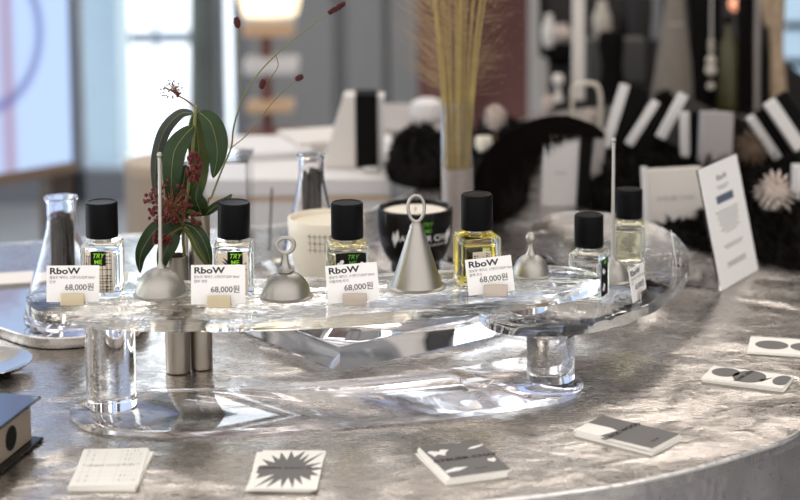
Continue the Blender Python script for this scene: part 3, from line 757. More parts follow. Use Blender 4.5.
card_stack([(253, 450), (313.8, 451.5), (329.4, 488), (261, 489)], 'white card with grey starburst print, front', 'starburst cards front centre', 5, art_burst, seed=2, topz=.0036, loweroff=(-.004, .002), jitter=.003)
card_stack([(419, 447), (476, 440), (512.5, 469.2), (451, 478)], 'grey card lettered ATELIER CHAI', 'grey cards front centre', 5, art_chai, seed=3, topz=.0056, loweroff=(-.003, -.002), jitter=.002)
card_stack([(604.8, 416), (682, 434.7), (650, 448), (572, 429.2)], 'grey card with a white corner, lettered BLACK WOOD', 'grey and white cards front right', 5, art_wood, seed=4, topz=.0055, loweroff=(.001, -.001), jitter=.003)
card_stack([(714.7, 366), (795, 376), (781.5, 388), (701, 376.7)], 'white card with grey leaf shapes, right', 'grey blob cards on the right', 4, art_blobs, seed=5, topz=.0046, jitter=.003)
card_stack([(752, 336), (832, 341.5), (830, 356.5), (746, 351.3)], 'white card with two grey ovals at the right edge', 'oval print cards at the right edge', 3, art_ovals, seed=6, topz=.0030, jitter=.002)

# ------------------------------------------------------------------ sign holder
a = at(720.5, 291, .001); b = at(757, 269.5, .001); wv = (b - a); Wd = wv.length; rz = math.atan2(wv.y, wv.x)
t = thing('sign_holder', 'white printed notice in a leaning clear acrylic stand, right of the trays', 'sign', (a.x, a.y, .0006), rz)
hs = .1305; leanm = Matrix.Rotation(R(-12), 4, 'X')
bm = add_box(NB(), 0, Wd, 0, .0020, 0, hs, .0004, 1); bm.transform(leanm); obj('acrylic_panel', bm, M['rod_glass'], t)
bm = add_box(NB(), 0, Wd, -.0017, -.0007, 0, hs); bm.transform(leanm); sheet = obj('printed_sheet', bm, M['paper'], t, smooth=False)
bm = add_box(NB(), .0, Wd, .0030, .052, 0, .0020, .0004, 1); obj('foot', bm, M['rod_glass'], t)
bm = NB(); bl = NB(); rnd = random.Random(5)
def bar(bm_, x0, x1, z0, z1): add_box(bm_, x0 * Wd, x1 * Wd, -.0020, -.00175, z0 * hs, z1 * hs)
f = leanm
text_on(bm, 'RboW', Matrix.Translation((.50 * Wd, -.0021, .855 * hs)) @ Matrix.Rotation(PI / 2, 4, 'X'), .0085, 1.2, .03, 0, 'CENTER')
for z_, w_ in ((.80, .30), (.782, .22), (.60, .60), (.575, .52), (.55, .56), (.525, .48), (.50, .52), (.475, .40), (.45, .5), (.425, .3), (.32, .50), (.30, .42), (.18, .5), (.165, .44), (.15, .5)):
    x = .5 - w_ / 2
    while x < .5 + w_ / 2:
        q = rnd.uniform(.03, .08); bar(bm, x, min(x + q, .5 + w_ / 2), z_, z_ + .008); x += q + .015
bm.transform(f); obj('small_print', bm, M['ink_soft'], sheet, smooth=False)
bar(bl, .28, .72, .67, .735); bl.transform(f); obj('dark_banner', bl, M['print_blue'], sheet, smooth=False)

# ------------------------------------------------------------------ glass flasks with sticks
def flask(px, z, label, topy, mouthw, basefront, stick_label, seed, rbase=None):
    p0 = at(px, basefront, z); s_ = sc(p0); r = rbase; y = p0.y + r
    t = thing('glass_flask', label, 'flask', (p0.x, y, z + .0004), 0, 'glass flasks of charred sticks')
    h = zup((p0.x, y, z), topy) - z; m = mouthw / 2; th = .0016
    pr = [(0, 0), (r - .004, 0), (r - .001, .0015), (r, .006), (r * .97, .012), (r * .80, h * .32), (r * .52, h * .60), (m * .92, h * .76), (m * .86, h * .84), (m * .86, h * .95), (m * 1.02, h * .985), (m, h), (m * .86, h)]
    inn = [(m * .86 - th, h * .96), (m * .86 - th, h * .84), (m * .92 - th, h * .76), (r * .52 - th, h * .60), (r * .80 - th, h * .32), (r * .97 - th, .012), (r - th - .002, .006), (r - .006, .0028), (0, .0028)]
    body = obj('flask_body', add_lathe(NB(), pr + inn, 56), M['flask_glass'], t)
    # measuring marks
    bm = NB()
    for k in range(4):
        zz = h * (.30 + .07 * k); rr = r * (.82 - .085 * k * 1.3) + .0012
        wl_ = .006 if k % 2 else .011
        pts = [((rr) * math.sin(a), -(rr) * math.cos(a), zz) for a in (0, wl_ / rr / 2, wl_ / rr)]
        add_tube(bm, pts, .0002, 4)
    rnd = random.Random(seed)
    for k in range(22):
        a = rnd.uniform(0, 2 * PI); rt = rnd.uniform(.0015, m * .66); rb2 = rnd.uniform(.002, r * .34); a2 = a + rnd.uniform(-.5, .5)
        hh = h * rnd.uniform(.76, .87); bm2 = NB()
        add_tube(bm2, spline([(rb2 * math.cos(a2), rb2 * math.sin(a2), .0040), ((rb2 + rt) / 2 * math.cos(a), (rb2 + rt) / 2 * math.sin(a), hh * .5), (rt * math.cos(a), rt * math.sin(a), hh)], 4), .0030, 6, .0024)
        for v in bm2.verts: v.co += Vector((rnd.uniform(-1, 1), rnd.uniform(-1, 1), 0)) * .0004
        o = obj('charred_stick', bm2, M['stick'], None, smooth=False, loc=(p0.x, y, z + .0004))
        tag(o, stick_label, 'stick', stick_label + 's')
    return t
flask(57, .0035, 'left conical glass flask full of charred sticks, on the metal tray', 197, .0335, 334, 'charred stick inside the left conical flask', 1, .040)
flask(311, ZS, 'rear conical glass flask of charred sticks behind the cream candle holder', 154, .031, 276, 'charred stick inside the rear conical flask', 2, .034)

# ------------------------------------------------------------------ steel vases and cut flowers
def tube_vase(px, basey, topy, rpx, label, y_extra=0.0):
    p0 = at(px, basey, .0005); s_ = sc(p0); r = rpx / s_; y = p0.y + r + y_extra
    h = zup((p0.x, y, 0), topy)
    o = obj('tube_vase', add_lathe(NB(), [(0, 0), (r - .0006, 0), (r, .0008), (r, h - .0004), (r - .0004, h), (r - .0011, h - .0003), (r - .0011, .004), (0, .004)], 48), M['vase_steel'], None, loc=(p0.x, y, .0004))
    tag(o, label, 'vase', 'brushed steel tube vases'); o['h'] = h
    return o
vA = tube_vase(176.8, 375, 255.5, 12.3, 'short brushed steel tube vase, left of the pair, holding the berry branch')
vB = tube_vase(200.5, 371, 214.5, 11.3, 'brushed steel tube vase, right of the pair, holding the thin burnet stems')
vC = tube_vase(187.5, 352, 180, 5.0, 'tall slender steel tube vase behind the pair of wider ones', .012)
YA = vA.location.y
def leaf(parent, tip_pts, w, m, name='leaf', thick=.0003, fold=.18, twist=0.0, facing=None):
    "a leaf along a path with a folded mid rib"
    P = spline(tip_pts, 6); n = len(P); bm = NB(); rows = []
    for i, p in enumerate(P):
        u = i / (n - 1); d = (P[min(i + 1, n - 1)] - P[max(i - 1, 0)]).normalized()
        fc = Vector(facing or (0, -1, 0.15)); side = d.cross(fc)
        if side.length < .05: side = d.cross(Vector((1, 0, 0)))
        side.normalize(); nn = side.cross(d).normalized()
        side = (side * math.cos(twist * u) + nn * math.sin(twist * u)).normalized(); nn = side.cross(d)
        ww = w * (math.sin(PI * min(1, u * 1.0) ** .85) ** .8 if 0 < u < 1 else 0.02) + .0003
        rows.append([bm.verts.new(p + side * ww * q + nn * (-abs(q)) * ww * fold * (1 if abs(q) > .1 else 0)) for q in (-1, -.5, 0, .5, 1)])
    fs = []
    for a, b in zip(rows[:-1], rows[1:]):
        for k in range(4): fs.append(bm.faces.new((a[k], a[k + 1], b[k + 1], b[k])))
    bmesh.ops.recalc_face_normals(bm, faces=bm.faces)
    bmesh.ops.solidify(bm, geom=bm.faces[:], thickness=thick)
    lf = obj(name, bm, m, parent)
    bm = NB(); add_tube(bm, [p + Vector((0, -.0003, 0)) for p in P[1:-1]], .00045, 5, .0002)
    obj('midrib', bm, M['stem'], lf)
    return lf
def PY(x, y, dy=0.0): return atY(x, y, YA + dy)
br = thing('berry_branch', 'leafy green branch with drooping leaves and red berry clusters in the short steel vase', 'branch', (vA.location.x, YA, .006))
O = br.location.copy()
def L(*pts): return [tuple(PY(*p) - O) for p in pts]
stem_pts = L((182, 300), (184, 262), (183, 240), (184, 215), (188, 190), (192, 160), (194, 135), (196, 106))
stem_pts[0] = (.003, .001, .012)
obj('stem', add_tube(NB(), spline(stem_pts, 6), .0014, 8, .0017), M['stem'], br)
leaf(br, L((193, 113, .002), (180, 114, .006), (165, 130, .010), (157, 155, .012), (155, 180, .012), (157, 205, .010)), .0055, M['leaf_grey'])
leaf(br, L((194, 126, -.002), (184, 136, -.008), (175, 150, -.012), (172, 168, -.014), (171, 190, -.012), (170, 208, -.008)), .0100, M['leaf'], fold=.25)
leaf(br, L((199, 112, -.003), (210, 122, -.010), (216, 140, -.012), (217, 158, -.012), (213, 178, -.010)), .0105, M['leaf'], fold=.15)
leaf(br, L((196, 112, 0), (197, 130, .004), (199, 155, .006), (198, 185, .006), (191, 213, .004)), .0095, M['leaf_light'], fold=.2)
leaf(br, L((186, 165, .006), (184, 180, .006), (180, 200, .006), (178, 222, .006), (176, 240, .004)), .0105, M['leaf'], fold=.2)
leaf(br, L((181, 222, -.004), (170, 222, -.010), (156, 230, -.014), (145, 245, -.016), (140, 258, -.016), (140, 273, -.012)), .0075, M['leaf'], fold=.2)
leaf(br, L((183, 226, -.004), (174, 232, -.012), (168, 245, -.016), (163, 258, -.018), (160, 276, -.018)), .0085, M['leaf'], fold=.2)
leaf(br, L((184, 224, -.005), (194, 228, -.010), (202, 238, -.014), (208, 252, -.016), (211, 267, -.016)), .0050, M['leaf'], fold=.2)
leaf(br, L((183, 228, -.005), (191, 236, -.010), (198, 250, -.014), (206, 262, -.016), (212, 268, -.016)), .0032, M['leaf_light'], fold=.2)
def cluster(parent, root, centre, rx, rz, n, rb, seed, twigs=True, ry=None):
    rnd = random.Random(seed); c = PY(*centre) - O; r0 = PY(*root) - O; s_ = sc(O); rx /= s_; rz /= s_; ry = ry or min(rx, rz)
    bm = NB(); tw = NB()
    mid = r0.lerp(c, .75)
    add_tube(tw, spline([tuple(r0), tuple(r0.lerp(c, .4) + Vector((0, 0, .001))), tuple(mid)], 5), .0010, 6, .0008)
    for k in range(n):
        d = Vector((rnd.gauss(0, 1), rnd.gauss(0, 1), rnd.gauss(0, 1))).normalized() * rnd.uniform(.45, 1) ** .7
        p = c + Vector((d.x * rx, d.y * ry, d.z * rz)); r_ = rb * rnd.uniform(.75, 1.2)
        add_ball(bm, p, r_, 1, sz=1.15)
        if twigs and k % 2 == 0: add_tube(tw, [tuple(mid), tuple(mid.lerp(p, .55) + Vector((0, 0, .0008))), tuple(p)], .0004, 4, .0003)
    cl = obj('berry_cluster', bm, M['berry'], parent)
    cl['kind'] = 'stuff'
    obj('twigs', tw, M['stem_brown'], cl)
cluster(br, (196, 108, 0), (171, 91, -.004), 13, 11, 52, .0009, 1)
cluster(br, (190, 170, -.004), (194, 166, -.012), 8, 17, 75, .0017, 2, ry=.010)
cluster(br, (183, 225, -.004), (167, 203, -.018), 25, 23, 150, .00165, 3, ry=.016)
cluster(br, (183, 222, -.004), (196, 218, -.014), 8, 9, 16, .0016, 7)
cluster(br, (183, 228, -.004), (161, 240, -.022), 10, 7, 30, .0019, 4)

sp = thing('burnet_sprig', 'thin branching burnet stems with dark red heads in the taller steel vase', 'flower', (vB.location.x, vB.location.y, .006)); OB = sp.location.copy(); YB = OB.y
def LB(*pts): return [tuple(atY(x, y, YB + (q[0] if q else 0)) - OB) for x, y, *q in pts]
main = LB((207, 214), (212, 196), (221, 172), (231, 148), (234, 125), (243, 97), (258, 74), (276, 55), (300, 34), (326, 14))
obj('stem', add_tube(NB(), spline([(.002, 0, .012)] + main, 5), .0011, 6, .0005), M['stem'], sp)
for pts in (LB((243, 97), (240, 75), (240, 50), (239, 27)), LB((276, 55), (278, 66), (271, 77), (264, 84)), LB((231, 148), (250, 132), (268, 108), (282, 93), (297, 79))):
    obj('stem', add_tube(NB(), spline(pts, 5), .0005, 6, .0004), M['stem'], sp)
def head(a, b, rpx, seed):
    pa, pb = [Vector(q) for q in LB(a, b)]; s_ = sc(OB); rnd = random.Random(seed); bm = NB(); r_ = rpx / s_; ax = (pb - pa)
    n = 46
    for k in range(n):
        u_ = (k + .5) / n; an = k * 2.4; x = ax.normalized().cross(Vector((0, 1, 0))); y = ax.normalized().cross(x)
        rr = r_ * (math.sin(PI * (u_ * .84 + .08)) ** .5)
        add_ball(bm, pa + ax * u_ + (x * math.cos(an) + y * math.sin(an)) * rr * .72, r_ * .42 * rnd.uniform(.8, 1.2), 1)
    add_ball(bm, (pa + pb) / 2, r_ * .8, 2, sx=1, sy=1, sz=1)
    obj('flower_head', bm, M['burnet'], sp)
head((236.3, 18), (238, 27), 3.3, 1); head((329, 13), (345, 3), 2.9, 2); head((264, 80), (261, 88), 3.0, 3); head((296, 79.5), (302.5, 76), 2.9, 4)
sb = thing('leaf_sprig', 'short sprig of rounded green leaves in the taller steel vase', 'branch', (vB.location.x - .002, vB.location.y, .006)); OC = sb.location.copy()
def LC(*pts): return [tuple(atY(x, y, YB + (q[0] if q else 0)) - OC) for x, y, *q in pts]
obj('stem', add_tube(NB(), spline([(0, 0, .02)] + LC((200, 230), (203, 214)), 4), .0012, 6), M['stem'], sb)
leaf(sb, LC((203, 218), (199, 208, -.010), (196, 198, -.014), (198, 185, -.014)), .0082, M['leaf'], fold=.3)
leaf(sb, LC((204, 217), (208, 212, -.004), (216, 206, -.006), (226, 200, -.008), (232, 194, -.006)), .0036, M['leaf'])
leaf(sb, LC((202, 218), (197, 213, -.006), (192, 211, -.008), (186, 213, -.008)), .0030, M['leaf_light'])

# ------------------------------------------------------------------ left side: tray, dish, black box
tp_ = [(-30, 282), (0, 279), (60, 276), (120, 277), (142, 284), (150, 300), (148, 322), (135, 334), (85, 343), (38, 344), (0, 334), (-40, 318), (-52, 300)]
pts = outline(tp_, .006, 14)
cx_ = sum(p[0] for p in pts) / len(pts); cy_ = sum(p[1] for p in pts) / len(pts)
def ring_(k, z): return [(cx_ * 0 + (p[0] - cx_) * k, (p[1] - cy_) * k, z) for p in pts]
bm = NB(); lv = [ring_(.93, 0.0000), ring_(.965, 0.0004), ring_(.985, 0.0048), ring_(.995, 0.0106), ring_(1.0, 0.0112), ring_(.998, 0.0125), ring_(.990, 0.0125), ring_(.965, 0.0064), ring_(.94, 0.0016), ring_(.915, 0.0012)]
vr = [[bm.verts.new(q) for q in r_] for r_ in lv]
for a_, b_ in zip(vr[:-1], vr[1:]):
    for k in range(len(a_)): bm.faces.new((a_[k], a_[(k + 1) % len(a_)], b_[(k + 1) % len(a_)], b_[k]))
bm.faces.new(vr[0]); bm.faces.new(vr[-1])
tag(obj('metal_tray', bm, M['tin'], None, loc=(cx_, cy_, .0005)), 'large shallow rounded metal tray with raised rim under the left flask', 'tray')
dp = at(-18, 362, .010)
pr = [(0, .0), (.022, 0), (.030, .0012), (.0405, .0060), (.0450, .0095), (.0458, .0100), (.0456, .0108), (.0445, .0106), (.0395, .0076), (.0290, .0030), (.021, .0014), (0, .0014)]
dish = tag(obj('metal_dish', add_lathe(NB(), pr, 64), M['silver'], None, loc=(dp.x, dp.y, .0008)), 'round polished metal dish cut off by the left edge', 'dish')
dsh = thing('incense_cone', 'black cone lying on the round metal dish at the left edge', 'incense', (dp.x + .004, dp.y - .004, .0026)); 
obj('cone', add_lathe(NB(), [(0, 0), (.008, 0), (.0085, .001), (.003, .016), (0, .018)], 24), M['black_matte'], dsh)
# black box at lower left
c1 = at(31.5, 431, .0105); dr = (at(0, 456, .0105) - c1); rz = math.atan2(dr.y, dr.x)
t = thing('gift_box', 'black-topped box with brown side and round cut-out, cut off by the left edge', 'box', (c1.x, c1.y, .0006), rz)
ztop = zup((c1.x, c1.y, 0), 402)
Lb = .13
obj('base_board', add_box(NB(), -.008, Lb, -.10, .007, 0, .0028, .0006, 1), M['black_gloss'], t)
obj('body', add_box(NB(), 0, Lb, -.095, 0, .003, ztop, .0006, 1), mat('taupe_board', (0.26, 0.21, 0.165), 0.45), t)
obj('lid', add_box(NB(), -.0065, Lb, -.10, .0065, ztop + .0002, ztop + .0030, .0005, 1), mat('blue_reflection_lid', (0.16, 0.19, 0.23), 0.14, 1.0), t)  # black lid; the screen's blue reflection is put into its metallic tint
bm = add_lathe(NB(), [(0, 0), (.010, 0), (.010, .0004), (0, .0004)], 32); bm.transform(Matrix.Translation((.039, .0002, ztop * .5)) @ Matrix.Rotation(-PI / 2, 4, 'X')); obj('cut_out', bm, M['black'], t)
bm = NB(); text_on(bm, 'ate', flat(.028, -.03, ztop + .0033, PI), .009, 1.0, 0, .3); obj('lettering', bm, M['white'], t, smooth=False)

# ------------------------------------------------------------------ behind: vase of dried grass
p0 = at(458.5, 263, .0005); YG = p0.y + .019; rv = 16.2 / sc(p0); zt = zup((p0.x, YG, 0), 101); zi = zup((p0.x, YG, 0), 169)
t = thing('glass_vase', 'tall cylindrical glass vase of dried grass behind the black candle bowl', 'vase', (p0.x, YG, .0005))
obj('vase_body', add_lathe(NB(), [(0, 0), (rv, 0), (rv, zt), (rv - .0014, zt), (rv - .0014, .005), (0, .005)], 48), M['flask_glass'], t)
obj('sand_filling', add_lathe(NB(), [(0, .0055), (rv - .0018, .0055), (rv - .0018, zi), (0, zi + .001)], 40), mat('pale_sand', (0.42, 0.36, 0.31), 0.8, noise=0.2, nscale=300), t)
rnd = random.Random(21)
for k in range(12):
    u = (k + .5) / 12; a = (u - .5) * 2
    bx = p0.x + a * rv * .72; by = YG + rnd.uniform(-.5, .5) * rv
    topx = atY(458 + a * 50 + rnd.uniform(-5, 5), -60, YG).x; tz = zup((p0.x, YG, 0), -95 - rnd.uniform(0, 60)); zr = zup((p0.x, YG, 0), 101)
    base = Vector((bx, by, zi + .0015)); o = thing('dried_grass', 'stalk of dried feathery grass in the tall glass vase', 'grass stalk', base, 0, 'dried grass in the glass vase')
    P = spline([(0, 0, 0), ((topx - bx) * .10, rnd.uniform(-.003, .003), (zr - base.z) * .9), ((topx - bx) * .42, rnd.uniform(-.01, .01), (tz - base.z) * .6), (topx - bx, rnd.uniform(-.03, .03), tz - base.z)], 8)
    obj('stalk', add_tube(NB(), P, .0023, 6, .0008), M['straw'], o)
    bm = NB()
    for j in range(150):
        q = rnd.uniform(.30, 1) ** .8 * (len(P) - 1); i = int(min(q, len(P) - 2)); s0 = P[i].lerp(P[i + 1], q - i)
        an = rnd.uniform(-.9, .9); ln = rnd.uniform(.020, .060) * (1.0 if abs(a) < .6 else 1.5); sd = 1 if rnd.random() < .5 + a * .42 else -1
        d = Vector((sd * math.cos(an) * .75, rnd.uniform(-.5, .5), .45 + .5 * math.sin(an)))
        e = s0 + d * ln; mdl = s0.lerp(e, .6) + Vector((0, 0, -.003)); wv_ = Vector((.00016, 0, .00012))
        v = [bm.verts.new(x) for x in (s0 - wv_, s0 + wv_, mdl + wv_, mdl - wv_, e)]
        bm.faces.new((v[0], v[1], v[2], v[3])); bm.faces.new((v[3], v[2], v[4]))
        if j % 3 == 0: add_ball(bm, e, .0006, 1)
    me = obj('plume', bm, M['plume'], o, smooth=False); me['kind'] = 'stuff'

# ------------------------------------------------------------------ black ostrich feather
YF = at(478, 222, 0).y
t = thing('black_feather', 'large arching black ostrich feather behind the deep yellow perfume', 'feather', (atY(478, 222, YF).x, YF, .001)); OF = t.location.copy()
qp = [tuple(atY(x, y, YF) - OF) for x, y in ((480, 221), (479, 190), (484, 162), (500, 138), (525, 124), (555, 117), (582, 122), (602, 132))]
qs = spline(qp, 8)
obj('quill', add_tube(NB(), qs, .0013, 6, .0004), M['black_matte'], t)
bm = NB(); rnd = random.Random(8); n = len(qs)
for k in range(3400):
    q = rnd.uniform(.04, 1) * (n - 1); i = int(min(q, n - 2)); s0 = qs[i].lerp(qs[i + 1], q - i); uu = q / (n - 1)
    tg = (qs[i + 1] - qs[i]).normalized(); side = rnd.choice((-1, 1)); out_ = Vector((-tg.z, rnd.uniform(-.8, .8), tg.x)) * side
    ln = rnd.uniform(.25, 1) ** .8 * (.030 + .9 * uu * .1 if uu < .2 else (.128 - .118 * uu))
    rx_ = rnd.uniform(-.35, .55); p1 = s0 + Vector((rx_ * .5 + tg.x * .3, out_.y * .4, .10 if side > 0 else -.2)) * ln * .4; p2 = p1 + Vector((rx_ * .4, out_.y * .2, -.9)) * ln * .55; p3 = p2 + Vector((rx_ * .3, 0, -1)) * ln * .35; p3.z = max(p3.z, .001)
    wv_ = Vector((.0006, 0.0002, 0))
    pz = [s0, p1, p2]; vs = []
    for x in pz: vs += [bm.verts.new(x - wv_), bm.verts.new(x + wv_)]
    e = bm.verts.new(p3)
    bm.faces.new((vs[0], vs[1], vs[3], vs[2])); bm.faces.new((vs[2], vs[3], vs[5], vs[4])); bm.faces.new((vs[4], vs[5], e))
o = obj('barbs', bm, M['feather'], t, smooth=False); o['kind'] = 'stuff'

# ------------------------------------------------------------------ black moss
def moss(pix, h, label, seed, tufts=2500, dens=.010, th=.02):
    pts = [at(x, y, 0) for x, y in pix]; P2 = [(p.x, p.y) for p in spline(pts, 5, True)]
    cx_ = sum(p[0] for p in P2) / len(P2); cy_ = sum(p[1] for p in P2) / len(P2); rnd = random.Random(seed)
    bm = NB(); rings = []
    prof = [(1.0, 0), (.97, .28), (.90, .52), (.78, .74), (.60, .90), (.35, .98)]
    for k, hz in prof: rings.append([bm.verts.new(((p[0] - cx_) * k, (p[1] - cy_) * k, hz * h * rnd.uniform(.8, 1.2) + .0006)) for p in P2])
    top = bm.verts.new((0, 0, h))
    for a, b in zip(rings[:-1], rings[1:]):
        for k in range(len(a)): bm.faces.new((a[k], a[(k + 1) % len(a)], b[(k + 1) % len(a)], b[k]))
    for k in range(len(P2)): bm.faces.new((rings[-1][k], rings[-1][(k + 1) % len(P2)], top))
    bm.faces.new(rings[0][::-1])
    for k in range(tufts):
        i = rnd.randrange(len(P2)); q = rnd.random() ** .55; hz = h * (1 - q ** 4) * rnd.uniform(.7, 1.0)
        j = rnd.random(); pa = P2[i]; pb = P2[(i + 1) % len(P2)]
        b = Vector((((pa[0] + (pb[0] - pa[0]) * j) - cx_) * q, ((pa[1] + (pb[1] - pa[1]) * j) - cy_) * q, hz + .001))
        d = Vector((rnd.gauss(0, 1), rnd.gauss(0, 1), abs(rnd.gauss(.5, .7)))).normalized() * rnd.uniform(.5, 1.3) * th
        wv_ = Vector((rnd.uniform(-1, 1), rnd.uniform(-1, 1), 0)) * .0022; m_ = b + d * .6 + Vector((0, 0, -.002))
        v = [bm.verts.new(x) for x in (b - wv_, b + wv_, m_ + wv_, m_ - wv_, b + d + wv_ * 2)]
        bm.faces.new((v[0], v[1], v[2], v[3])); bm.faces.new((v[3], v[2], v[4]))
    for v in bm.verts: v.co.z = max(v.co.z, .0006)
    o = obj('black_moss', bm, M['moss'], None, smooth=False, loc=(cx_, cy_, 0))
    return tag(o, label, 'moss', 'black moss on the table', 'stuff')
moss([(594, 210), (640, 214), (700, 222), (738, 252), (770, 264), (800, 270), (845, 272), (868, 240), (850, 190), (820, 160), (790, 142), (735, 126), (680, 122), (612, 130), (597, 150), (590, 185), (590, 200)], .036, 'wide bed of dyed black moss on the right, under the product boxes', 1, 9000, th=.022)
moss([(468, 218), (500, 222), (525, 205), (530, 178), (540, 160), (535, 140), (500, 132), (480, 140), (465, 170), (462, 200)], .045, 'patch of black moss behind the deep yellow perfume, under the feather', 2, 2500)
moss([(652, 232), (668, 240), (700, 250), (722, 254), (728, 244), (722, 232), (695, 229)], .016, 'low patch of black moss before the wide white card box', 7, 700, th=.012)
moss([(388, 178), (400, 186), (425, 190), (445, 186), (450, 165), (440, 148), (405, 148), (390, 160)], .046, 'round clump of black moss left of the glass vase', 3, 1800, th=.012)
moss([(440, 215), (470, 230), (478, 200), (470, 180), (450, 185)], .030, 'small clump of black moss at the foot of the glass vase', 4, 500, th=.010)

# ------------------------------------------------------------------ boxed goods leaning in the moss
def goods(px, py, Y, wpx, hpx, tilt, label, stripes, dpx=22, yaw=0.0, back=-8, text=None, z=None, name='product_box', group='boxes in the black moss'):
    "box whose lower front corner is at px, py; stripes: (share of width, material)"
    p = atY(px, py, Y) if z is None else at(px, py, z); s_ = sc(p); w_, h_, d_ = wpx / s_, hpx / s_, dpx / s_
    t = thing(name, label, 'box', (p.x, p.y, p.z), 0, group)
    t.rotation_euler = (Matrix.Rotation(yaw, 3, 'Z') @ Matrix.Rotation(R(back), 3, 'X') @ Matrix.Rotation(R(tilt), 3, 'Y')).to_euler()
    x = 0; first = None
    for sh, m_, nm in stripes:
        first_ = obj(nm, add_box(NB(), x * w_, (x + sh) * w_ - .0003, 0, d_, 0, h_, .0006, 1), m_, t); first = first or first_; x += sh
    if text:
        bm = NB(); text_on(bm, text, Matrix.Translation((w_ * .5, -.0003, h_ * .45)) @ Matrix.Rotation(PI / 2, 4, 'X'), .0075 if wpx > 40 else .0045, 1.0, .0, 0, 'CENTER'); obj('lettering', bm, M['ink_soft'], first, smooth=False)
    return t
Wm, Bm, Gm, Om = M['white'], M['black_matte'], M['greyboard'], M['offwhite']
goods(541, 206, 2.36, 36, 73, 6.0, 'white box leaning by the black feather, black panel on its right side', [(.999, Wm, 'white_panel')], 5, R(8), -10, 'ATELIER', .0008)
goods(579, 206, 2.38, 10, 74, 6.0, 'narrow black box directly behind the white box by the feather', [(.999, Bm, 'black_panel')], 26, R(8), -10, None, .0008)
goods(592, 182, 2.46, 9, 52, 8.0, 'slim grey box behind the black feather tip', [(.999, Gm, 'grey_panel')], 20, 0, -5)
goods(602, 146, 2.55, 30, 66, 18, 'leaning black box with white spine, leftmost of the row in the moss', [(.30, Wm, 'white_spine'), (.70, Bm, 'black_cover')], 12)
goods(626, 143, 2.52, 26, 52, 33, 'leaning black box with white spine, second of the row from the left', [(.30, Wm, 'white_spine'), (.70, Bm, 'black_cover')], 12)
goods(657, 136, 2.50, 36, 50, 29, 'leaning box with white spine and dark grey cover, beside the upright box', [(.26, Wm, 'white_spine'), (.74, mat('dark_grey_board', (.05, .045, .044), .7, spec=.1), 'grey_cover')], 12)
goods(682, 158, 2.45, 23, 46, 0, 'upright black box with a white spine, middle of the moss bed', [(.36, Wm, 'white_spine'), (.64, Bm, 'black_cover')], 12)
goods(701, 168, 2.40, 31, 56, 3, 'pale grey box with small lettering standing behind the sign', [(.999, mat('pale_grey_board', (.33, .305, .30), .6), 'front')], 26, 0, -6, 'RboW')
goods(775, 161, 2.45, 26, 50, -33, 'black box with white spine leaning left, right of the brown cone', [(.34, Wm, 'white_spine'), (.66, Bm, 'black_cover')], 12)
goods(796, 152, 2.42, 26, 56, -33, 'large white-spined box leaning left at the upper right edge', [(.5, Wm, 'white_spine'), (.5, Bm, 'black_cover')], 12)
goods(796, 221, 2.22, 26, 56, 0, 'white box cut off by the right edge of the picture', [(.999, Wm, 'front')], 20)
goods(649, 228, 2.27, 57, 58, -2, 'wide white card box with small lettering, behind the rearmost perfume', [(.999, Om, 'front')], 16, R(4), -8, 'ATELIER CHAI', .0008)
goods(645, 229, 2.25, 6, 62, -2, 'narrow white fin of card at the left end of the wide white box', [(.999, Wm, 'front')], 6, R(4), -8, None, .0008)

# dried flower heads
def flowerhead(px, py, Y, rpx, label, m, seed, n=110):
    p = atY(px, py, Y); r = rpx / sc(p); rnd = random.Random(seed)
    t = thing('dried_flower', label, 'dried flower', p, 0, None)
    bm = NB(); add_ball(bm, (0, 0, 0), r * .5, 2)
    for k in range(n):
        u_ = 1 - 2 * (k + .5) / n; a = k * 2.4; d = Vector((math.sqrt(1 - u_ * u_) * math.cos(a), math.sqrt(1 - u_ * u_) * math.sin(a), u_))
        l = r * rnd.uniform(.8, 1.05); s1 = d.cross(Vector((0, 0, 1))) if abs(d.z) < .95 else Vector((1, 0, 0)); s1.normalize(); s1 *= r * .09; up_ = d.cross(s1).normalized() * r * .05
        v = [bm.verts.new(x) for x in (d * r * .3 - s1 * .5, d * r * .3 + s1 * .5, d * l * .8 + s1, d * l * .8 - s1, d * l + up_)]
        bm.faces.new((v[0], v[1], v[2], v[3])); bm.faces.new((v[3], v[2], v[4]))
    obj('petals', bm, m, t, smooth=False)
    bm = NB(); add_tube(bm, spline([(0, 0, -r * .4), (r * .1, 0, -(p.z - .004) * .6), (0, 0, -(p.z - .003))], 4), r * .07, 6); obj('stem', bm, M['stem_brown'], t)
flowerhead(750, 150, 2.42, 21, 'brown pine-cone-like dried flower between the pale grey box and the leaning boxes', M['cone_brown'], 1)
flowerhead(776, 193, 2.16, 24, 'pale spiky dried flower head right of the sign', M['cone'], 2)
flowerhead(495, 117, 2.50, 15, 'pale dried flower head beside the glass vase', M['cone'], 3)
flowerhead(590, 117, 2.62, 11, 'small pale dried flower head above the feather tip', M['cone'], 4)
flowerhead(702, 216, 2.2, 10, 'small black thistle-like dried flower beside the left edge of the sign', M['moss'], 5)
flowerhead(548, 103, 2.65, 10, 'small grey dried flower head above the arch of the feather', M['cone'], 6)
p = atY(484, 134, 2.48)
bm = add_lathe(NB(), [(0, 0), (.008, 0), (.012, .012), (.011, .022), (.009, .022), (.0095, .012), (0, .004)], 24)
tag(obj('small_cup', bm, M['wax'], None, loc=(p.x, 2.48, .044)), 'small cream cup in the moss right of the glass vase', 'cup')
p = at(568, 266, 0)
tag(obj('small_block', add_box(NB(), -.0105, .0105, 0, .02, 0, .023, .003, 3), mat('beige_stone', (.50, .42, .34), .6), None, loc=(p.x, p.y, .0008)), 'small rounded beige block behind the clear perfume bottle', 'block')

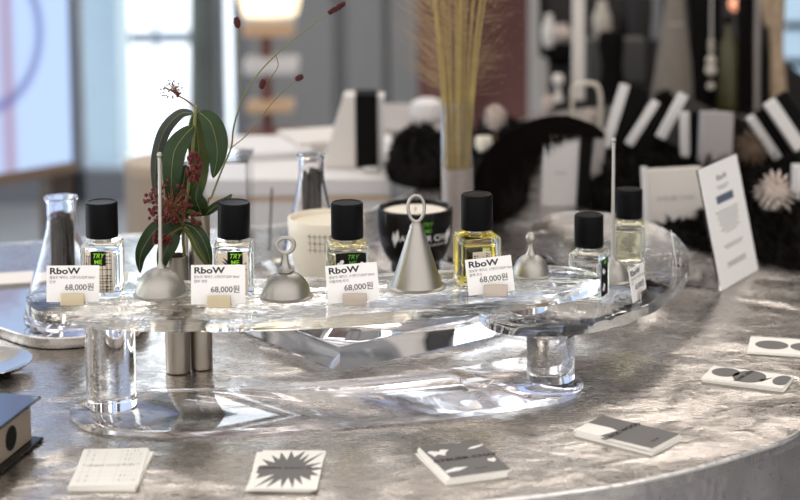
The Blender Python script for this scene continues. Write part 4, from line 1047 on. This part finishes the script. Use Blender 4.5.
# ------------------------------------------------------------------ white counter behind
a = at(-60, 178, 0); b = at(391, 178, 0); c = at(391, 134, 0)
x1 = b.x; x0 = at(205, 178, 0).x; y0 = b.y; y1 = c.y
t = thing('white_counter', 'low white counter behind the steel table, covered with white papers', 'counter', ((x0 + x1) / 2, y0, FZ)); ox = (x0 + x1) / 2
obj('top_board', add_box(NB(), x0 - ox, x1 - ox, 0, y1 - y0, .875, .90, .002, 1), M['white'], t)
obj('edge_strip', add_box(NB(), x0 - ox + .002, x1 - ox - .002, .003, y1 - y0, .868, .8745), mat('pale_wood', (.55, .40, .27), .6), t)
obj('body', add_box(NB(), x0 - ox + .004, x1 - ox - .004, .006, y1 - y0, 0, .8675), M['white'], t)
def sheet_pile(px, py, w_, d_, h_, rz, label, m, n=3):
    p = at(px, py, 0); rnd = random.Random(int(px))
    for k in range(n):
        o = obj('paper_pad', add_box(NB(), -w_ / 2, w_ / 2, -d_ / 2, d_ / 2, 0, h_ / n * .9, .0005, 1), m, None, loc=(p.x + rnd.uniform(-.004, .004), p.y, .0006 + h_ / n * k)); o.rotation_euler.z = rz + rnd.uniform(-.1, .1)
        tag(o, label, 'paper', label + ' pile')
sheet_pile(268, 153, .11, .12, .012, R(12), 'white pad of paper on the left of the white counter', M['white'])
sheet_pile(320, 146, .10, .12, .018, R(24), 'pale grey pad on the white counter beside the ribboned box', M['offwhite'])
# ribboned box
p = atY(322, 178, 2.60); s_ = sc(p); t = thing('leaning_box', 'tall white wedge box with a broad black band, on the white counter', 'box', (p.x, 2.60, .0012))
pts = [(0, 0), (56 / s_, 0), (56 / s_, 73 / s_), (23 / s_, 73 / s_)]
def wedge(x0b, x1b, x0t, x1t, y0_, y1_, h_):
    bm = NB(); vs = [bm.verts.new(q) for q in ((x0b, y0_, 0), (x1b, y0_, 0), (x1b, y1_, 0), (x0b, y1_, 0), (x0t, y0_, h_), (x1t, y0_, h_), (x1t, y1_, h_), (x0t, y1_, h_))]
    for f in ((0, 1, 2, 3), (4, 5, 6, 7), (0, 1, 5, 4), (1, 2, 6, 5), (2, 3, 7, 6), (3, 0, 4, 7)): bm.faces.new([vs[i] for i in f])
    return bm
k = 1 / s_; hh = 72 * k
obj('white_side', wedge(0, 34 * k, 23 * k, 34 * k, 0, .05, hh), M['offwhite'], t, smooth=False)
obj('black_band', wedge(34.1 * k, 56 * k, 34.1 * k, 56 * k, -.002, .05, hh + .002), M['black_matte'], t, smooth=False)
obj('white_end', wedge(56.2 * k, 62 * k, 56.2 * k, 63 * k, .004, .05, hh - .002), M['white'], t, smooth=False)
p = atY(372, 177, 2.56)
tag(obj('metal_clasp', add_box(NB(), -.012, .012, -.004, .006, 0, .010, .002, 2), M['silver'], None, loc=(p.x, 2.56, .0008)), 'small silver clasp at the foot of the black-banded box', 'clasp')
# second white counter further back
a = at(372, 165, 0); c = at(450, 118, 0)
t = thing('white_table', 'white display table further back, left of the glass vase', 'table', ((a.x + .08), 2.93, FZ))
obj('top_board', add_box(NB(), -.11, .075, -.02, .24, .87, .90, .002, 1), M['greyboard'], t)
for sx in (-.10, .065):
    for sy in (0, .22): obj('leg', add_box(NB(), sx - .01, sx + .01, sy - .01, sy + .01, 0, .87), M['white'], t)
p = atY(428, 130, 2.93)
bm = add_lathe(NB(), [(0, 0), (.018, 0), (.026, .008), (.028, .022), (.025, .032), (.015, .037), (0, .038)], 32)
tag(obj('folded_towel', bm, M['white'], None, loc=(p.x, 2.98, .0008)), 'rounded white bundle on the far white table left of the glass vase', 'towel')
tag(obj('thin_rod', add_tube(NB(), [(0, 0, 0), (.004, 0, .073)], .0012, 8), mat('dark_rod', (.08, .07, .07), .5), None, loc=(at(266, 262, 0).x, at(266, 250, 0).y, .0006)), 'thin dark rod standing behind the loop-handled bell', 'rod')

# ------------------------------------------------------------------ big screen at far left
Rb = atY(76, 166, 4.0); Lb_ = atY(-5, 175, 3.86); d = Vector((Lb_.x - Rb.x, Lb_.y - Rb.y)); ang = math.atan2(-d.y, -d.x)
t = thing('display_screen', 'large screen with pale blue artwork in a wooden frame, at the far left', 'screen', (Rb.x, Rb.y, FZ), ang)
zb = Rb.z - FZ; Ws, Hs = 1.5, 1.75
ms = bpy.data.materials.new('screen_picture'); ms.use_nodes = True; st = ms.node_tree; st.nodes.clear()
co = st.nodes.new('ShaderNodeTexCoord'); em = st.nodes.new('ShaderNodeEmission'); ou = st.nodes.new('ShaderNodeOutputMaterial')
def vm(op, *a):
    n = st.nodes.new('ShaderNodeMath'); n.operation = op
    for i, q in enumerate(a):
        if isinstance(q, (int, float)): n.inputs[i].default_value = q
        else: st.links.new(q, n.inputs[i])
    return n.outputs[0]
sx = st.nodes.new('ShaderNodeSeparateXYZ'); st.links.new(co.outputs['Object'], sx.inputs[0])
rng = vm('SQRT', vm('ADD', vm('POWER', vm('ADD', sx.outputs[0], .21), 2), vm('POWER', vm('MULTIPLY', vm('SUBTRACT', sx.outputs[2], zb + .31), .8), 2)))
ring = vm('SUBTRACT', 1, vm('MINIMUM', 1, vm('MULTIPLY', vm('ABSOLUTE', vm('SUBTRACT', rng, .125)), 55)))
pink = vm('MINIMUM', 1, vm('MAXIMUM', 0, vm('MULTIPLY', vm('SUBTRACT', -.142, sx.outputs[0]), 40)))
pink = vm('MULTIPLY', pink, vm('MINIMUM', 1, vm('MAXIMUM', 0, vm('MULTIPLY', vm('ADD', sx.outputs[0], .20), 20))))
def mx(f, c1, c2):
    n = st.nodes.new('ShaderNodeMix'); n.data_type = 'RGBA'; st.links.new(f, n.inputs[0])
    for i, c in ((6, c1), (7, c2)):
        if isinstance(c, tuple): n.inputs[i].default_value = (*c, 1)
        else: st.links.new(c, n.inputs[i])
    return n.outputs[2]
colr = mx(pink, (.48, .62, .90), (.34, .15, .22)); colr = mx(vm('MULTIPLY', ring, .75), colr, (.12, .13, .36))
st.links.new(colr, em.inputs[0]); em.inputs[1].default_value = .95; st.links.new(em.outputs[0], ou.inputs[0])
obj('screen', add_box(NB(), -Ws, -.012, -.002, .03, zb + .012, zb + Hs), ms, t, smooth=False)
fr = add_box(NB(), -Ws - .01, 0, -.006, .05, zb - .014, zb + .0115, .002, 1); obj('frame', fr, mat('brown_wood', (.22, .16, .12), .5), t)
obj('frame', add_box(NB(), -.0115, 0, -.006, .05, zb + .012, zb + Hs, .002, 1), mat('blue_grey_bezel', (.20, .26, .36), .4), t)
dk = mat('dark_brown_leg', (.075, .058, .05), .6)
obj('leg', add_box(NB(), -.065, -.005, .0, .05, 0, zb - .0145, .002, 1), dk, t); obj('leg', add_box(NB(), -1.2, -1.14, .0, .05, 0, zb - .0145, .002, 1), dk, t)

# tan drum beside the window
p = atY(160, 168, 3.3); r = 42 / sc(p)
t = thing('drum_stool', 'round tan drum-shaped stool behind the berry branch', 'stool', (p.x, 3.3 + r, FZ))
tanm = mat('tan_wood', (.42, .33, .24), .6, noise=.08, nscale=6); zd = p.z - FZ
obj('body', add_lathe(NB(), [(0, 0), (r * .96, 0), (r * .985, zd - .02), (0, zd - .02)], 48), mat('tan_side', (.33, .265, .20), .65), t)
obj('seat', add_lathe(NB(), [(0, zd - .0195), (r, zd - .0195), (r * 1.01, zd - .006), (r, zd), (0, zd)], 48), tanm, t)

# tiered wooden stand with a lamp
Yw = 5.0; p = atY(272, 140, Yw); k = 1 / sc(p); t = thing('tiered_stand', 'narrow tiered wooden stand with red post before the grey wall', 'stand', (p.x, Yw, FZ))
X = lambda px: (px - 272) * k
def zz(py): return zup((p.x, Yw, 0), py) - FZ
pn = mat('honey_wood', (.60, .40, .24), .5); rd = mat('red_brown_wood', (.20, .06, .04), .5)
obj('post', add_box(NB(), X(262), X(272), .02, .045, 0, zz(36), .002, 1), rd, t)
for y0_, y1_, m_, xa, xb in ((35, 22, pn, 246, 296), (72, 58, M['white'], 246, 299), (110, 101, pn, 248, 294), (141, 131, rd, 246, 300), (150, 142, pn, 246, 298)):
    obj('shelf', add_box(NB(), X(xa), X(xb), -.05, .06, zz(y0_), zz(y1_), .003, 1), m_, t)
t2 = thing('table_lamp', 'glowing cream lamp on top of the tiered wooden stand', 'lamp', (p.x, Yw, zz(22) + FZ + .0005))
obj('base', add_box(NB(), X(245), X(297), -.045, .055, 0, .020, .004, 2), M['white'], t2)
lm = mat('lamp_glow', (.9, .8, .65), .6, emit=(1.0, .80, .52), es=1.25)
rr_ = 31 * k; obj('lamp_shade', add_lathe(NB(), [(0, .0205), (rr_ * .86, .0205), (rr_, .07), (rr_ * 1.02, .11), (rr_ * .9, .15), (0, .16)], 32), lm, t2)

# ------------------------------------------------------------------ dark counter with goods at the upper right
YK = 3.15
zc = -0.020
xa, xb = atY(548, 80, YK).x, atY(860, 80, YK).x
t = thing('dark_counter', 'long black display counter across the back on the right', 'counter', (xa, YK, FZ))
xl = atY(548, 80, YK + 1.0).x - xa
obj('top_board', add_prism(NB(), [(0, 0), (xb - xa, 0), (xb - xa, 1.0), (xl, 1.0)], zc - FZ - .035, zc - FZ), M['black_matte'], t)
obj('body', add_prism(NB(), [(.01, .02), (xb - xa, .02), (xb - xa, .98), (xl + .01, .98)], 0, zc - FZ - .0355), M['black_matte'], t)
def onc(name, label, cat, px, Y, bm, m, group=None):
    x = atY(px, 60, Y).x; return tag(obj(name, bm, m, None, loc=(x, Y, zc + .0006)), label, cat, group)
def kk(Y): return Y / F
# white post and shelf bar
Yp = 3.3; k = kk(Yp)
onc('white_post', 'upright white post standing on the dark counter', 'post', 578.5, Yp, add_box(NB(), -6.2 * k, 6.2 * k, -.006, .006, 0, .62, .002, 1), M['offwhite'])
Ys = 3.75; k = kk(Ys); xs = atY(546, 50, Ys).x
t = thing('shelf_rack', 'black shelf rack behind the white post, holding pale jars', 'shelf', (xs, Ys, zc + .0006))
zsh = zup((xs, Ys, 0), 46) - zc
obj('shelf', add_box(NB(), 0, 106 * k, 0, .12, zsh - 15 * k, zsh, .002, 1), M['black_matte'], t)
for q in (0, 101): obj('upright', add_box(NB(), q * k, (q + 4) * k, .121, .135, 0, .7, .001, 1), M['black_matte'], t)
obj('back_panel', add_box(NB(), -2 * k, 108 * k, .136, .142, 0, .7), mat('charcoal_panel', (.022, .019, .018), .7), t)
pale = mat('pale_ceramic', (.46, .42, .36), .6, noise=.25, nscale=40)
def jar(px, wpx, hpx, Y, label, m, zbase=None, prof=None):
    k = kk(Y); r = wpx * k / 2; h = hpx * k; x = atY(px, 40, Y).x
    pr = prof or [(0, 0), (.7, 0), (1, .25), (1, .6), (.55, .85), (.5, 1), (0, 1)]
    o = obj('jar', add_lathe(NB(), [(q * r, z_ * h) for q, z_ in pr], 28), m, None, loc=(x, Y, (zc if zbase is None else zbase) + .0008)); return tag(o, label, 'jar', 'jars on the dark counter')
zS = zc + zsh + .0006
jar(602, 19, 42, Ys + .05, 'tall pale ribbed jar on the black shelf right of the white post', pale, zS)
jar(562, 22, 18, Ys + .05, 'round pale jar on the black shelf left of the white post', mat('rosy_ceramic', (.50, .42, .38), .6, noise=.2, nscale=30), zS)
jar(549, 14, 33, Ys - .02, 'white upright jar at the left end of the black shelf', M['offwhite'], zS)
jar(626, 12, 40, Ys + .06, 'slim dark glass jar at the right end of the black shelf', M['black_gloss'], zS)
o = onc('grey_case', 'wide grey case on the dark counter under the black shelf', 'case', 617, 3.5, add_box(NB(), -.055, .055, 0, .05, 0, .085, .003, 1), mat('grey_case', (.06, .057, .055), .6))
o = onc('glass_figure', 'small white ornament on the counter left of the white post', 'ornament', 558, 3.3, add_lathe(NB(), [(0, 0), (.010, 0), (.006, .012), (.004, .024), (.011, .036), (.009, .046), (0, .05)], 24), M['offwhite'])
# looped light ring near the feather
p = atY(592, 112, 2.75); bm = NB(); add_tube(bm, spline([(-.030, 0, .030), (-.012, 0, .036), (.006, 0, .034), (.012, 0, .02), (.013, 0, 0), (.013, 0, -.05)], 5), .0035, 8); add_tube(bm, [(-.030, 0, .030), (-.030, 0, -.05)], .0032, 8)
tag(obj('bent_tube', bm, mat('cream_tube', (.60, .54, .46), .5), None, loc=(p.x, 2.75, .06)), 'bent cream tube arch above the tip of the feather', 'tube')
# grey cloth bag
Yb = 3.2; k = kk(Yb); t = thing('drawstring_bag', 'grey-beige woven drawstring bag hanging full on the dark counter', 'bag', (atY(672, 60, Yb).x, Yb, zc + .0008))
hb2 = 118 * k; bm = NB(); n = 40; rings = []; rnd = random.Random(4)
for q in range(17):
    u_ = q / 16; r = k * (21 * (1 - .75 * u_ ** 1.6) if u_ < .72 else 21 * (1 - .75 * .72 ** 1.6) * (1 - (u_ - .72) * 1.0)); r = max(r, 5 * k)
    rings.append([bm.verts.new((r * (1 + .06 * math.sin(a_ * 7 + q * .4)) * math.cos(a_) + 3 * k * u_, .8 * r * math.sin(a_), hb2 * u_)) for a_ in [2 * PI * j / n for j in range(n)]])
for a_, b_ in zip(rings[:-1], rings[1:]):
    for j in range(n): bm.faces.new((a_[j], a_[(j + 1) % n], b_[(j + 1) % n], b_[j]))
bm.faces.new(rings[0]); bm.faces.new(rings[-1])
obj('sack', bm, mat('grey_linen', (.17, .15, .125), .9, noise=.3, nscale=150, bump=.6, bscale=300), t)
obj('cord', add_tube(NB(), [(5.5 * k * 1.8 * math.cos(2 * PI * j / 20) + 2.3 * k, 5.5 * k * 1.6 * math.sin(2 * PI * j / 20), hb2 * .74) for j in range(20)], .0022, 6, closed=True), M['greyboard'], t)
# pompom in front of it
p = atY(664, 103, 2.6); bm = NB(); add_ball(bm, (0, 0, 0), .016, 3); rnd = random.Random(2)
for q in range(500):
    d = Vector((rnd.gauss(0, 1), rnd.gauss(0, 1), rnd.gauss(0, 1))).normalized(); s1 = d.cross(Vector((.3, .2, .9))).normalized() * .001
    bm.faces.new([bm.verts.new(x) for x in (d * .014 - s1, d * .014 + s1, d * rnd.uniform(.02, .025))])
t = thing('black_pompom', 'black feathery pompom in front of the grey cloth bag', 'pompom', p); obj('tuft', bm, M['feather'], t, smooth=False)
obj('stick', add_tube(NB(), [(0, 0, -.013), (.002, 0, -(p.z - .04))], .0012, 6), M['black_matte'], t)
# black draped garments / tassels
def drape(px, wpx, topy, boty, Y, label, m, seed):
    k = kk(Y); p_ = atY(px, boty, Y); h = (boty - topy) * k; rnd = random.Random(seed); bm = NB(); n = 26; rings = []
    zb_ = zc + .0008
    for q in range(9):
        u_ = q / 8; r = wpx * k / 2 * (1 - .25 * u_ + .15 * math.sin(u_ * 7 + seed))
        rings.append([bm.verts.new((r * (1 + .18 * math.sin(a_ * 5 + q * .5 + seed)) * math.cos(a_), .5 * r * (1 + .18 * math.sin(a_ * 5 + seed)) * math.sin(a_), (p_.z - zb_ + h) * u_)) for a_ in [2 * PI * j / n for j in range(n)]])
    for a_, b_ in zip(rings[:-1], rings[1:]):
        for j in range(n): bm.faces.new((a_[j], a_[(j + 1) % n], b_[(j + 1) % n], b_[j]))
    bm.faces.new(rings[0]); bm.faces.new(rings[-1])
    return tag(obj('cloth_drape', bm, m, None, loc=(p_.x, Y, zb_)), label, 'cloth')
drape(700, 26, -20, 80, 3.22, 'black cloth draped over a stand, right of the grey cloth bag', M['black_matte'], 1)
drape(745, 17, -20, 80, 3.2, 'black cloth column right of the olive bottle', M['black_matte'], 2)
drape(768, 9, -20, 80, 3.25, 'thin black cloth strip beside the driftwood', M['black_matte'], 5)
drape(716, 15, -20, 70, 3.55, 'black cloth hanging behind the pale beads', M['black_matte'], 7)
drape(612, 26, 30, 100, 3.32, 'low black cloth bundle before the dark grey case', M['black_matte'], 8)
drape(640, 24, -20, 70, 3.6, 'dark cloth bundle left of the grey cloth bag', mat('soot_cloth', (.02, .017, .018), .8), 3)
Yo = 3.18; k = kk(Yo); t = thing('olive_bottle', 'tall olive glass bottle on the dark counter behind the pale grey box', 'bottle', (atY(728, 60, Yo).x, Yo, zc + .0008))
obj('glass_body', add_lathe(NB(), [(0, 0), (9 * k, 0), (9.5 * k, 3 * k), (9.5 * k, 67 * k), (4 * k, 78 * k), (3.4 * k, 88 * k), (0, 88 * k)], 28), mat('olive_glass', (.045, .04, .012), .2), t)
obj('cap', add_lathe(NB(), [(0, 88.3 * k), (4.5 * k, 88.3 * k), (4.5 * k, 96 * k), (0, 96 * k)], 20), M['black_matte'], t)
t = thing('bead_strand', 'strand of pale beads hanging beside the olive bottle', 'beads', (atY(711, 60, 3.12).x, 3.12, .08)); bm = NB()
for q, (py, r) in enumerate(((42, 3), (49, 3), (60, 5), (70, 6), (86, 4))):
    bm = add_ball(NB(), (0, 0, zup((t.location.x, 3.12, 0), py) - .08), r * kk(3.12), 2); obj('bead', bm, pale, t)
obj('cord', add_tube(NB(), [(0, 0, -.01), (0, 0, .33)], .0012, 6), M['offwhite'], t)
onc('metal_pole', 'thin pale metal pole between the black cloths', 'pole', 757, 3.17, add_lathe(NB(), [(0, 0), (2.2 * kk(3.17), 0), (2.2 * kk(3.17), .5), (0, .5)], 12), mat('dull_pole', (.30, .27, .25), .5))
Yd = 3.17; k = kk(Yd); bm = NB()
add_tube(bm, spline([(4 * k, 0, 0), (2 * k, 0, 40 * k), (0, 0, 80 * k), (1 * k, 0, 130 * k)], 5), lambda u: 7.5 * k * (1 + .1 * math.sin(u * 9)), 14)
add_tube(bm, spline([(0, 0, 84 * k), (-9 * k, 0, 96 * k), (-12 * k, 0, 130 * k)], 5), 6 * k, 10)
onc('driftwood', 'upright forked piece of tan driftwood near the right edge', 'wood', 776, Yd, bm, mat('driftwood_bark', (.33, .245, .16), .9, noise=.5, nscale=60, bump=.8, bscale=90))
Yx = 6.0
t = thing('window_glow', 'pale blue window imitated by a glowing panel on the far wall at the right edge', 'screen', (atY(792, 60, Yx).x, Yx, .1)); k = kk(Yx)  # emissive panel added in place of a bright blue window
obj('panel', add_box(NB(), -9 * k, 60 * k, 0, .03, zup((t.location.x, Yx, 0), 112) - .1, zup((t.location.x, Yx, 0), -60) - .1), mat('lit_panel', (.3, .4, .5), .5, emit=(.30, .42, .54), es=.75), t)
for py in (25, 62, 96):
    o = add_box(NB(), -9 * k, 60 * k, -.03, -.001, zup((t.location.x, Yx, 0), py + 3) - .1, zup((t.location.x, Yx, 0), py - 3) - .1); obj('bar', o, M['black_matte'], t)
t = thing('pendant_lamp', 'small glowing orange lamp high at the upper right', 'lamp', (atY(736, 4, 3.9).x, 3.9, atY(736, 4, 3.9).z))
add = add_ball(NB(), (0, 0, 0), 7 * kk(3.9), 3); obj('bulb', add, mat('orange_glow', (.8, .4, .25), .6, emit=(1.0, .36, .20), es=.75), t)
obj('cord', add_tube(NB(), [(0, 0, 7 * kk(3.9)), (0, 0, 1.5)], .002, 6), M['black_matte'], t)
t = thing('pink_lamp_strip', 'salmon pink lamp strip, its glow given by plain colour, at the top beside the dark shelf', 'cloth', (atY(645, 5, 4.3).x, 4.3, atY(645, 20, 4.3).z))  # stands in for a salmon lamp strip, glow put into plain colour
obj('cloth', add_box(NB(), -7 * kk(4.3), 5 * kk(4.3), 0, .01, 0, .9, .002, 1), mat('salmon_lamp_tint', (.45, .20, .16), .8), t)
obj('grey_side_panel', add_box(NB(), 5.3 * kk(4.3), 17 * kk(4.3), 0, .01, -.05, .9, .002, 1), mat('grey_side_panel', (.22, .22, .235), .8), t)
